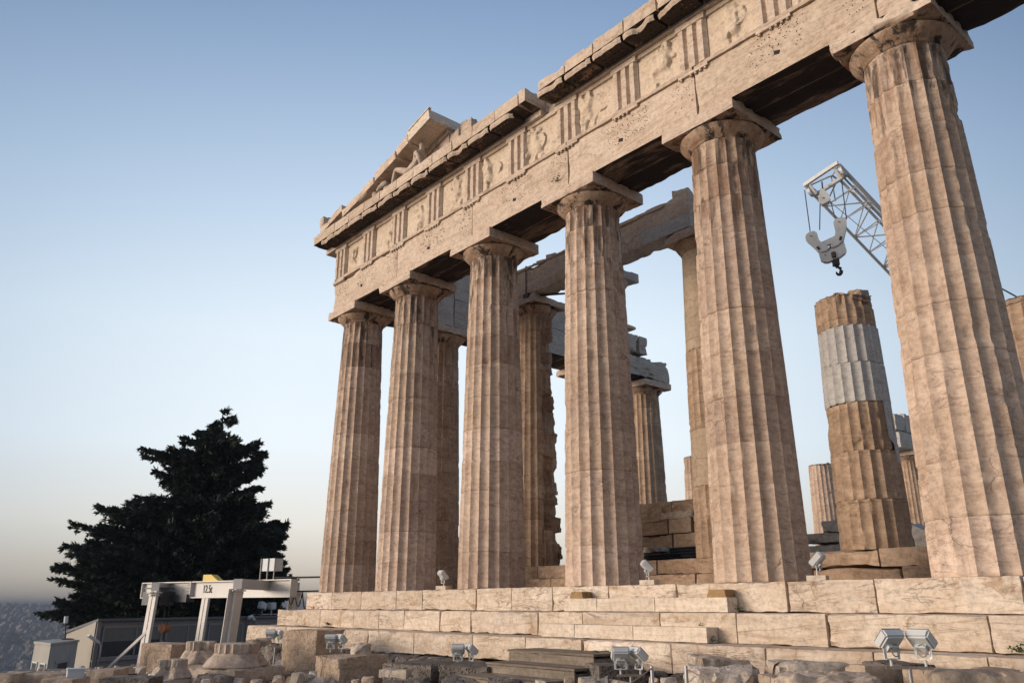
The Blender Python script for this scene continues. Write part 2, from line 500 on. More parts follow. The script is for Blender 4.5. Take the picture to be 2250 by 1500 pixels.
        for v in bm.verts:
            q = Vector((v.co.x / ext[0] * d[0] / 2, v.co.y / ext[1] * d[1] / 2, v.co.z / ext[2] * d[2] / 2))
            w = q + so
            nn = v.co.normalized()
            q += nn * amp * (noise.noise(w * 2.2) + .7 * noise.noise(w * 6.0) + .5 * noise.noise(w * 14.0))
            vs.append(mt @ q + Vector(c))
        fs = [[v.index for v in f.verts] for f in bm.faces]
        bm.free()
        return s.add(vs, fs, mi, tint)

    def build(s, name, mats, parent=None, loc=None, smooth=None, sharp=None):
        """one mesh object; vertices are given in world space, origin moved to loc (or parent's origin)"""
        o0 = Vector(loc) if loc is not None else (parent['_o'] if False else (WORLD[parent.name] if parent else None))
        V = np.array(s.v, dtype=np.float64)
        if o0 is None:
            o0 = Vector(((V[:, 0].min() + V[:, 0].max()) / 2, (V[:, 1].min() + V[:, 1].max()) / 2, V[:, 2].min()))
        V -= np.array(o0)
        me = bpy.data.meshes.new(name)
        me.from_pydata(V.tolist(), [], s.f)
        for m_ in (mats if isinstance(mats, (list, tuple)) else [mats]): me.materials.append(m_)
        me.polygons.foreach_set('material_index', s.m)
        ta = me.attributes.new('tint', 'FLOAT', 'POINT')
        ta.data.foreach_set('value', s.t)
        if smooth is not None:
            me.polygons.foreach_set('use_smooth', [True] * len(me.polygons))
            me.set_sharp_from_angle(angle=R(smooth))
        if sharp is not None:
            me.polygons.foreach_set('use_smooth', [True] * len(me.polygons))
            at_ = me.attributes.get('sharp_edge') or me.attributes.new('sharp_edge', 'BOOLEAN', 'EDGE')
            ev = np.empty(len(me.edges) * 2, dtype=np.int32)
            me.edges.foreach_get('vertices', ev)
            ev = ev.reshape(-1, 2)
            sh = np.asarray(sharp)
            at_.data.foreach_set('value', (sh[ev[:, 0]] & sh[ev[:, 1]]).tolist())
        me.update()
        ob = bpy.data.objects.new(name, me)
        COL.objects.link(ob)
        WORLD[ob.name] = o0.copy()
        if parent:
            ob.parent = parent
            ob.location = o0 - WORLD[parent.name]
        else:
            ob.location = o0
        return ob


WORLD = {}


def tag(o, label=None, cat=None, group=None, kind=None):
    if label: o['label'] = label
    if cat: o['category'] = cat
    if group: o['group'] = group
    if kind: o['kind'] = kind
    return o


def thing(name, loc, label, cat, group=None):
    o = bpy.data.objects.new(name, None)
    COL.objects.link(o)
    o.location = loc
    o.empty_display_size = 0.3
    WORLD[o.name] = Vector(loc)
    return tag(o, label, cat, group)


def sstep(a, b, x):
    t = min(1.0, max(0.0, (x - a) / (b - a)))
    return t * t * (3 - 2 * t)


# ------------------------------------------------------------------ ground, far hills
XS = [0.0] + [3.69 + 4.296 * i for i in range(6)] + [3.69 + 4.296 * 5 + 3.69]
HC = 10.43


EDGE_A, EDGE_B = Vector((-5.46, -9.0, 0)), Vector((-52.6, 2.2, 0))     # cliff edge of the terrace
EDGE_N = Vector((EDGE_B.y - EDGE_A.y, EDGE_A.x - EDGE_B.x, 0)).normalized()
if EDGE_N.y > 0: EDGE_N = -EDGE_N
EDGE_D = 0.4


def ground_z(x, y):
    z = -2.2 + 0.25 * sstep(6, 16, x) + 0.05 * noise.noise(Vector((x * .5, y * .5, 0))) + 0.03 * noise.noise(Vector((x * 2, y * 2, 3)))
    e = sstep(-2.0, -6.0, x)
    e2 = sstep(-62, -84, x)
    e3 = sstep(EDGE_D - .5, EDGE_D + 3.5, (x - EDGE_A.x) * EDGE_N.x + (y - EDGE_A.y) * EDGE_N.y) * sstep(-3, -7, x)
    return z - 2.1 * e - 85 * max(e2, e3)


def ground():
    xs = list(np.concatenate([np.arange(-120, -8, 2.0), np.arange(-8, 30, 0.35), np.arange(30, 90, 3.0)]))
    ys = list(np.concatenate([np.arange(-60, -18, 2.0), np.arange(-18, 2, 0.35), np.arange(2, 100, 4.0)]))
    vs = [(x, y, ground_z(x, y)) for x in xs for y in ys]
    ny = len(ys)
    fs = [(i * ny + j, (i + 1) * ny + j, (i + 1) * ny + j + 1, i * ny + j + 1) for i in range(len(xs) - 1) for j in range(ny - 1)]
    mb = MB().add(vs, fs)
    g = mb.build('ground', stone('bedrock_ground', (0.25, 0.22, 0.185), (0.17, 0.145, 0.12), (0.10, 0.085, 0.07), (1, 1, 1), 0.5, 0.4, bump=0.8, pit=0.4), loc=(0, 0, 0), smooth=60)
    tag(g, kind='structure')


def hill_z(r, a):
    x, y = r * math.cos(a), r * math.sin(a)
    z = -122 + 104 * sstep(850, 3000, r)
    z += (9 * noise.noise(Vector((x / 700, y / 700, 2))) + 4 * noise.noise(Vector((x / 220, y / 220, 5)))) * sstep(1200, 2600, r)
    z -= 60 * sstep(3300, 5200, r)
    return z


def hills():
    rs = [80, 130, 260] + list(np.arange(400, 3600, 80.0)) + [4200, 5500]
    na = 180
    vs, fs = [], []
    for r in rs:
        for k in range(na):
            a = 2 * math.pi * k / na
            z = hill_z(r, a) if r > 81 else -60
            vs.append((r * math.cos(a), r * math.sin(a), z))
    for i in range(len(rs) - 1):
        for k in range(na):
            fs.append((i * na + k, (i + 1) * na + k, (i + 1) * na + (k + 1) % na, i * na + (k + 1) % na))
    m, n, l, p = newmat('hillside')
    tc = n.new('ShaderNodeTexCoord')
    nz = noise_(n, l, tc.outputs['Object'], 0.02, 8, 0.7)
    l.new(ramp(n, l, nz, [(0.4, (0.035, 0.045, 0.03)), (0.55, (0.10, 0.095, 0.085)), (0.7, (0.16, 0.15, 0.14))]), p.inputs['Base Color'])
    p.inputs['Roughness'].default_value = 0.95
    h = MB().add(vs, fs).build('hills', m, loc=(0, 0, 0), smooth=80)
    tag(h, kind='structure')


def city():
    rg = random.Random(5)
    cols = [(0.19, 0.175, 0.16), (0.26, 0.245, 0.23), (0.13, 0.12, 0.11), (0.20, 0.16, 0.12), (0.09, 0.085, 0.085)]
    mats = []
    for i, c in enumerate(cols):
        m, n, l, p = newmat('house_plaster')
        tc = n.new('ShaderNodeTexCoord')
        br = n.new('ShaderNodeTexBrick')
        br.inputs['Scale'].default_value = 0.28
        br.inputs['Mortar Size'].default_value = 0.18
        br.inputs['Color1'].default_value = (0.05, 0.05, 0.055, 1)
        br.inputs['Color2'].default_value = (0.10, 0.095, 0.09, 1)
        br.inputs['Mortar'].default_value = (*c, 1)
        br.offset = 0.0
        mp = n.new('ShaderNodeMapping'); mp.inputs['Rotation'].default_value = (R(90), 0, 0)
        sx = n.new('ShaderNodeSeparateXYZ'); l.new(tc.outputs['Object'], sx.inputs[0])
        cx = n.new('ShaderNodeCombineXYZ')
        l.new(math_(n, l, 'ADD', sx.outputs[0], sx.outputs[1]), cx.inputs[0]); l.new(sx.outputs[2], cx.inputs[1])
        l.new(cx.outputs[0], br.inputs['Vector'])
        ge = n.new('ShaderNodeNewGeometry')
        sg = n.new('ShaderNodeSeparateXYZ'); l.new(ge.outputs['Normal'], sg.inputs[0])
        col = mixc(n, l, math_(n, l, 'GREATER_THAN', sg.outputs[2], 0.5), br.outputs['Color'], (c[0] * .9, c[1] * .88, c[2] * .85))
        l.new(col, p.inputs['Base Color']); p.inputs['Roughness'].default_value = 0.9
        mats.append(m)
    # a few block shapes: main volume, stepped penthouse, stair head
    protos = []
    for i in range(5):
        mb = MB()
        w, d, h = rg.uniform(11, 24), rg.uniform(10, 16), rg.uniform(9, 17)
        mb.box((0, 0, h / 2 - 4), (w, d, h + 8))
        mb.box((rg.uniform(-1, 1), 1, h + 1.5), (w * .7, d * .65, 3.0))
        mb.box((w * .2, -d * .1, h + 4.1), (3.2, 3.2, 2.3))
        protos.append((mb, w))
    spots = []
    for _ in range(60000):
        if len(spots) > 2600: break
        px = rg.uniform(-60, 330)
        r = math.sqrt(rg.uniform(900 ** 2, 3150 ** 2))
        d = ray(px, 1400); a = math.atan2(d.y, d.x)
        x, y = CAM.x + r * math.cos(a), CAM.y + r * math.sin(a)
        rr, aa = math.hypot(x, y), math.atan2(y, x)
        if any((x - q[0]) ** 2 + (y - q[1]) ** 2 < (15 + r * .002) ** 2 for q in spots): continue
        if noise.noise(Vector((x / 160, y / 160, 8))) > 0.42: continue
        spots.append((x, y, hill_z(rr, aa), r, rg.randrange(5), rg.choice([0, 0, 1, 1, 2, 3, 4]), rg.choice([.05, .05, .2, -.12]), px))
    spots.sort(key=lambda q: q[3])
    meshes = {}
    n_ind = 0
    rest = MB()
    for (x, y, z, r, pi, mi, rz, px) in spots:
        if n_ind < 295 and -5 < px < 190:
            key = (pi, mi)
            if key not in meshes:
                mb = MB(); mb.v, mb.f, mb.m, mb.t = list(protos[pi][0].v), list(protos[pi][0].f), list(protos[pi][0].m), list(protos[pi][0].t)
                o = mb.build('apartment_house', mats[mi], loc=(0, 0, 0))
                meshes[key] = o.data
            else:
                o = bpy.data.objects.new('apartment_house', meshes[key]); COL.objects.link(o)
            o.location = (x, y, z); o.rotation_euler = (0, 0, rz)
            tag(o, 'small pale apartment house lost among the hazy city houses far below the rock', 'house', 'houses of the hazy city far below')
            n_ind += 1
        else:
            mt = Matrix.Rotation(rz, 3, 'Z')
            pm = protos[pi][0]
            rest.add([mt @ Vector(q) + Vector((x, y, z)) for q in pm.v], pm.f, mi)
    o = rest.build('distant_city', mats, loc=(0, 0, 0))
    tag(o, 'dense pale city houses covering the far hillside in haze', 'city', kind='stuff')
    # tree clumps between the houses
    tr = MB()
    for i in range(170):
        px = rg.uniform(-40, 260)
        r = math.sqrt(rg.uniform(900 ** 2, 3000 ** 2))
        d = ray(px, 1400); a = math.atan2(d.y, d.x)
        x, y = CAM.x + r * math.cos(a), CAM.y + r * math.sin(a)
        z = hill_z(math.hypot(x, y), math.atan2(y, x))
        s_ = rg.uniform(5, 9)
        tr.rock((x, y, z + s_ * .45), (s_ * 1.4, s_ * 1.4, s_), seed=i, sub=1, amp=1.2)
    for i in range(90):
        a_ = rg.uniform(0, 6.28); q = rg.uniform(0, 1) ** .5
        c = at(30 + 17 * q * math.cos(a_), 1358, dist=1900 + 150 * q * math.sin(a_))
        z = hill_z(math.hypot(c.x, c.y), math.atan2(c.y, c.x))
        tr.rock((c.x, c.y, z + 5 + 12 * (1 - q)), (16, 16, 15), seed=900 + i, sub=1, amp=2)
    o = tr.build('city_trees', M['leaf'], loc=(0, 0, 0))
    tag(o, 'dark tree clumps scattered between the far city houses', 'trees', kind='stuff')


# ------------------------------------------------------------------ temple: steps
def stair_course(name, parent, y0, z0, z1, x0, x1, seed, depth=2.0, ylast=66):
    rg = random.Random(seed)
    mb = MB()
    x = x0
    k = 0
    while x < x1 - .1:
        w = rg.uniform(1.25, 2.5)
        if x + w > x1 - .7: w = x1 - x
        mb.rough((x + w / 2, y0 + depth / 2, (z0 + z1) / 2), (w - .010, depth, z1 - z0), seg=.09, chip=.03 + .05 * rg.random() ** 2, amp=.006,
                 seed=seed * 31 + k, tint=rg.random(), big=0.05 if rg.random() < .3 else 0)
        x += w
        k += 1
    # flank side of the same course
    y = y0 + depth
    while y < ylast:
        w = rg.uniform(1.6, 2.6)
        mb.rough((x0 + depth / 2, y + w / 2, (z0 + z1) / 2), (depth, w - .012, z1 - z0), seg=.3, chip=.04, amp=.006, seed=seed * 53 + k, tint=rg.random())
        y += w
        k += 1
    return mb.build(name, M['step'], parent, smooth=35)


def platform():
    t = thing('stepped_platform', (14.43, -2.4, -1.6), 'broad three-stepped marble platform carrying the temple columns', 'platform')
    E = 1.01
    X1 = 29.9
    stair_course('step', t, -E, -.55, 0.0, -E, X1, 11)
    stair_course('step', t, -E - .70, -1.07, -.552, -E - .70, X1 + .7, 12)
    stair_course('step', t, -E - 1.40, -1.59, -1.072, -E - 1.40 - .15, X1 + 1.4, 13)
    fl = MB()
    fl.box((14.8, 34, -.30), (29.5, 66, .58))
    fl.build('floor', M['step'], t)
    # pronaos steps
    for (y0, z0, z1, x0, sd_) in ((3.35, .0, .39, 3.3, 21), (3.68, .39, .80, 3.6, 22)):
        rg = random.Random(sd_)
        mb = MB(); x = x0; k = 0
        while x < 25.6:
            w = rg.uniform(1.4, 2.3)
            mb.rough((x + w / 2, y0 + 1.0, (z0 + z1) / 2), (w - .014, 2.0, z1 - z0), seg=.12, chip=.06, amp=.012, seed=sd_ * 9 + k, tint=rg.random(),
                     big=.16 if 20 < x < 24 or 15.2 < x < 17 else .02)
            x += w; k += 1
        mb.build('inner_step', M['column_old'], t, smooth=35)
    # rubble footing under the lowest step
    mb = MB(); rg = random.Random(7)
    x = -2.5; k = 0
    while x < 24:
        w = rg.uniform(.3, .75); h = rg.uniform(.3, .55)
        mb.rock((x + w / 2, -2.48 + rg.uniform(-.1, .08), -1.60 - h / 2), (w * 1.05, .8, h), seed=400 + k, amp=.04, tint=rg.random(), flat=.1)
        w2 = rg.uniform(.35, .8)
        mb.rock((x + w2 / 2, -2.62 + rg.uniform(-.12, .1), -2.10), (w2 * 1.1, .9, .6), seed=700 + k, amp=.05, tint=rg.random())
        x += w * .97; k += 1
    mb.build('rubble_footing', M['poros'], t, smooth=35)
    # modern half steps
    for nm, y0, ztop, h, lab in (('infill_step', -1.36, -.275, .27, 'pale new marble half step with two wedges, set on the middle tread'),
                                 ('infill_step', -2.06, -.80, .265, 'pale new marble half step lying on the lowest tread')):
        mb = MB(); x = 12.25
        for w in (1.02, 1.62, 1.75):
            mb.rough((x + w / 2, y0 + .17, ztop - h / 2), (w - .006, .34, h), seg=.1, chip=.012, amp=.002, seed=int(x * 10), tint=.25 + .2 * (x % 1))
            x += w
        o = mb.build(nm, M['new'], smooth=35)
        tag(o, lab, 'step')
    for x, w, lab in ((12.62, .42, 'small brown wedge stone on the left end of the pale half step'), (16.38, .44, 'small brown wedge stone on the right end of the pale half step')):
        mb = MB()
        h = .14
        mb.prism([(x - w / 2, -1.33, -.273), (x + w / 2, -1.33, -.273), (x + w / 2 - .03, -1.33, -.273 + h), (x - w / 2 + .06, -1.33, -.273 + h)], (0, .30, 0))
        tag(mb.build('wedge_stone', M['ochre']), lab, 'stone', 'wedge stones on the half step')


# ------------------------------------------------------------------ temple: columns
def shaft(mb, cx, cy, z0, z1, R0, R1, H, seed, ndrum=11, zbase=0.0, flute=True, gouge=1.0, erode=None, mats=None, topfade=False,
          plain_from=None, brokentop=0.0):
    """fluted shaft between z0 and z1 of a column standing at zbase with full shaft height H"""
    rg = random.Random(seed)
    so = Vector((seed * 13.7 % 211, seed * 7.9 % 173, seed * 3.3 % 91))
    dh = H / ndrum
    cuts = [0.0]
    while cuts[-1] < H - .3:
        cuts.append(min(H, cuts[-1] + dh * rg.uniform(.9, 1.1)))
    cuts[-1] = H
    zs, drum = [], []
    for k in range(len(cuts) - 1):
        a, b = cuts[k], cuts[k + 1]
        if b <= z0 + .01 or a >= z1 - .01: continue
        a, b = max(a, z0), min(b, z1)
        nn = max(3, int((b - a) / .06))
        zz = [a, a + .012] + [a + (b - a) * i / nn for i in range(1, nn)] + [b - .012, b]
        zs += zz; drum += [k] * len(zz)
    us = [0, .07, .2, .37, .5, .63, .8, .93] if flute else [0, .25, .5, .75]
    nth = 20 * len(us)
    tilt = rg.uniform(0, .3)
    vs, tint, sharp = [], [], []
    dt = [rg.random() for _ in range(len(cuts) + 1)]
    dj = [rg.uniform(-.004, .003) for _ in range(len(cuts) + 1)]
    for zi, z in enumerate(zs):
        t_ = z / H
        Rz = R0 + (R1 - R0) * t_ + .018 * 4 * t_ * (1 - t_)
        joint = (zi == 0 or drum[zi] != drum[zi - 1] or zi == len(zs) - 1 or drum[zi + 1] != drum[zi])
        for f in range(20):
            for ui, u in enumerate(us):
                th = 2 * math.pi * (f + u) / 20 + tilt
                uu = 2 * u - 1
                w = Vector((math.cos(th) * Rz, math.sin(th) * Rz, z)) + so
                dep = .066 * Rz * (1 - uu * uu) if flute else .0
                if not flute: dep = .015
                if topfade and z > H - .10: dep *= max(0, (H - z) / .10)
                if topfade and abs(z - (H - .2)) < .02: dep += .012
                ar = abs(uu) ** 6
                cn = noise.noise(Vector((w.x * 4.5, w.y * 4.5, w.z * 3.4)))
                r = Rz - dep + dj[drum[zi]]
                r -= ar * .016 * sstep(.26, .40, cn) * gouge
                r -= .03 * gouge * sstep(.53, .60, noise.noise(Vector((w.x * 1.2, w.y * 1.2, w.z * 1.1 + 40))) + .12 * noise.noise(w * 6.0))
                r += .003 * noise.noise(w * 4.0) + .003 * noise.noise(w * 11.0)
                if joint: r -= .009 + .05 * gouge * max(0, noise.noise(w * 2.6) - .25)
                if erode:
                    e = erode(th, z)
                    if e > 0:
                        cell = noise.cell(Vector((w.x * 1.9 + .25 * noise.noise(w * 1.5), w.y * 1.9, w.z * 2.3 + .5 * noise.noise(w * 1.3))))
                        r -= e * (.45 + .55 * cell + .10 * noise.noise(w * 1.8) + .10 * noise.noise(w * 6) + .06 * noise.noise(w * 13))
                zz = z
                if brokentop and zi >= len(zs) - 3:
                    zz -= brokentop * max(0, .5 + noise.noise(Vector((math.cos(th) * 1.2, math.sin(th) * 1.2, seed))))
                vs.append((cx + r * math.cos(th), cy + r * math.sin(th), zbase + zz))
                tint.append(dt[drum[zi]])
                sharp.append(ui == 0 and flute)
    fs = []
    for i in range(len(zs) - 1):
        for k in range(nth):
            fs.append((i * nth + k, i * nth + (k + 1) % nth, (i + 1) * nth + (k + 1) % nth, (i + 1) * nth + k))
    fs.append(tuple((len(zs) - 1) * nth + k for k in range(nth)))
    mb.add(vs, fs, 0, tint)
    return sharp


def column(x, y, label, seed, R0=.9525, R1=.7405, H=HC, zb=0.0, abw=2.02, group='fluted marble columns of the front row', mat='column', gouge=1.0,
           erode=None, capmat='capital', abacus_chip=.06, top=None, new_abacus=False, ndrum=11, name='marble_column', brokencap=0.0):
    t = thing(name, (x, y, zb), label, 'column', group)
    Hs = H - .64                                                  # fluted part incl. neck
    mb = MB()
    if top is None:
        sh = shaft(mb, x, y, 0, Hs, R0, R1, Hs, seed, ndrum, zb, gouge=gouge, erode=erode, topfade=True)
    else:
        sh = shaft(mb, x, y, 0, top, R0, R1, Hs, seed, ndrum, zb, gouge=gouge, erode=erode, brokentop=.35)
    mb.build('shaft', M[mat], t, sharp=sh)
    if top is not None: return t
    so = Vector((seed * 3.7 % 50, seed * 2.3 % 60, 0))

    def jit(a, z):
        w = Vector((math.cos(a), math.sin(a), z * 2)) + so
        j = .05 * max(0, noise.noise(w * 2.2) - .15) + .008 * noise.noise(w * 7)
        if brokencap: j += brokencap * max(0, noise.noise(w * 1.3))
        return j
    zc = zb + Hs - .012
    r = R1
    re = abw / 2 - .03
    prof = [(r * .9, 0), (r + .005, 0), (r + .022, .012), (r + .012, .024), (r + .03, .036), (r + .02, .048), (r + .038, .06), (r + .028, .07)]
    for i in range(1, 13):
        q = i / 12
        prof.append((r + .03 + (re - r - .03) * (q ** .86), .07 + .205 * q + .012 * math.sin(q * math.pi) * -1))
    prof += [(re * 1.0, .29), (re * .985, .302), (re * .95, .31)]
    mb = MB(); mb.lathe(prof, 80, (x, y, zc), jit=jit)
    cap = mb.build('capital', M[capmat], t, smooth=40)
    mb = MB()
    mb.rough((x, y, zb + H - .17), (abw, abw, .335), seg=.09, chip=abacus_chip, amp=.008, seed=seed * 5 + 1, big=brokencap, bottom=1)
    mb.build('abacus', [M['white' if new_abacus == 2 else 'facade'], M['white' if new_abacus == 2 else 'capital']], cap, smooth=35)
    return t


FRONT = ['slim corner column of the front, leftmost, with a black crusted capital',
         'second front column from the corner, overlapping a darker column behind it',
         'front column with black rain streaks below its capital',
         'front column with the ruined wall and dark metal sheet showing just right of its foot',
         'thick front column standing behind the right end of the upper half step',
         'thickest and nearest front column at the right with gouged flutes']


def columns():
    for i in range(6):
        column(XS[i], 0.0, FRONT[i], 101 + i * 7, R0=.974 if i == 0 else .9525, ndrum=11, gouge=1.0 if i < 5 else 1.3,
               abacus_chip=(.08, .10, .05, .09, .08, .13)[i])
    # south flank
    FL = {1: 'brown flank column standing in shade just behind the second front column',
          2: 'flank column almost hidden behind the streaked front column',
          3: 'flank column hidden behind the middle front column, only its dark capital showing',
          4: 'far flank column with a free capital under the broken end of the grey entablature',
          11: 'distant flank column at the right carrying grey broken blocks'}
    for k, lab in FL.items():
        column(0.0, 3.69 + 4.296 * (k - 1), lab, 300 + k * 11, group='columns of the side row', mat='column_old', abacus_chip=.08)
    column(0.0, 3.69 + 4.296 * 4, 'short fluted column stump seen beyond the stone pile between two front columns', 377, top=7.25, group='column stumps of the side row', mat='column', name='column_stump')
    column(0.0, 3.69 + 4.296 * 7, 'tall fluted stump of stacked drums left of the white patched column', 383, top=8.2, group='column stumps of the side row', mat='column', name='column_stump', gouge=1.6)
    # pronaos
    PX = [4.75, 8.35, 12.50, 16.74, 20.9]
    kw = dict(R0=.825, R1=.64, H=9.8, zb=.8, abw=1.72, group='columns of the inner porch', mat='column_old')

    def er_a(th, z):
        d = math.cos(th - R(28))
        return .42 * sstep(.50, .80, d) * sstep(9.2, 8.2, z)
    column(PX[0], 4.7, 'inner porch column whose right side is shattered into flakes', 501, erode=er_a, ndrum=12, brokencap=.3, **kw)
    column(PX[1], 4.7, 'inner porch column hidden by a front column, its new white abacus sticking out', 509, new_abacus=2, capmat='white', **kw)
    # column with smooth restored drums
    t = thing('marble_column', (PX[2], 4.7, .8), 'inner porch column with smooth beige restored drums in its upper half', 'column', 'columns of the inner porch')
    Hs = 9.8 - .64
    for (a, b, fl, mt, g) in ((0, 1.95, True, 'column_old', 1.5), (1.95, 3.55, False, 'new_beige', .2), (3.55, 5.95, True, 'column_old', 1.8), (5.95, Hs, False, 'new_beige', .2)):
        mb = MB(); sh = shaft(mb, PX[2], 4.7, a, b, .825, .64, Hs, 517, 9, .8, flute=fl, gouge=g)
        mb.build('drum', M[mt], t, sharp=sh if fl else None, smooth=None if fl else 40)
    mb = MB()
    mb.lathe([(.6, 0), (.65, 0), (.67, .04), (.655, .06)] + [(.66 + .16 * q / 6, .06 + .22 * (q / 6) ** 1.3) for q in range(1, 7)] + [(.8, .30)], 64, (PX[2], 4.7, .8 + Hs - .01),
             jit=lambda a, z: .12 * max(0, noise.noise(Vector((math.cos(a) * 1.5, math.sin(a) * 1.5, z + 4)))))
    cp = mb.build('capital', M['column_old'], t, smooth=40)
    mb = MB(); mb.rough((PX[2], 4.7, .8 + 9.8 - .17), (1.7, 1.7, .335), seg=.09, chip=.13, seed=77, amp=.012)
    mb.build('abacus', M['facade'], cp, smooth=35)
    # white patched broken column
    t = thing('broken_column', (PX[3], 4.7, .8), 'broken inner column patched with white marble drums and a brown stump on top', 'column', 'columns of the inner porch')
    segs = [(0, 1.15, 'column_old', 2.0), (1.15, 2.3, 'column_old', 1.0), (2.3, 3.5, 'column_old', 2.0), (3.5, 4.5, 'white', 0.05), (4.5, 5.48, 'white', 0.05), (5.48, 6.45, 'column_old', 1.6)]
    for i, (a, b, mt, g) in enumerate(segs):
        mb = MB()
        sh = shaft(mb, PX[3], 4.7, a, b, .825, .64, 9.16, 601 + i, 8, .8, gouge=g, brokentop=.3 if i == 5 else 0,
                   erode=(lambda th, z: .14 * sstep(.3, .9, math.cos(th - R(15)))) if i == 5 else (lambda th, z: .06) if i == 2 else None)
        o = mb.build('drum', M[mt], t, sharp=sh)
        if mt == 'white': o['label'] = 'smooth white replacement drum'
    # white repair on the right side of the lower drums
    mb = MB()
    nth = 14
    vs, fs = [], []
    zz = [3.51 - .15 * i for i in range(11)]
    for z in zz:
        rr = .825 + (.64 - .825) * z / 9.16 + .018 * 4 * z / 9.16 * (1 - z / 9.16) + .012
        for k in range(nth):
            th = R(-20 + 80 * k / (nth - 1)) + (.1 if z > 2.6 else .3) * (1 - k / nth)
            ph = (th * 20 / 6.2832) % 1
            r2 = rr - .05 * rr * (1 - (2 * ph - 1) ** 2)
            vs.append((PX[3] + r2 * math.cos(th), 4.7 + r2 * math.sin(th), .8 + z))
    for i in range(len(zz) - 1):
        for k in range(nth - 1):
            fs.append((i * nth + k, (i + 1) * nth + k, (i + 1) * nth + k + 1, i * nth + k + 1))
    mb.add(vs, fs)
    mb.build('marble_patch', M['white'], t, smooth=30)
    rk = MB(); rk.rock((PX[3] + .30, 4.85, .8 + 6.38), (.6, .6, .5), seed=88, amp=.05)
    rk.build('drum_fragment', M['column_old'], t, smooth=35)
    column(PX[4], 4.7, 'broken inner column stub cut by the right edge of the picture', 701, top=5.2, name='broken_column', **kw)


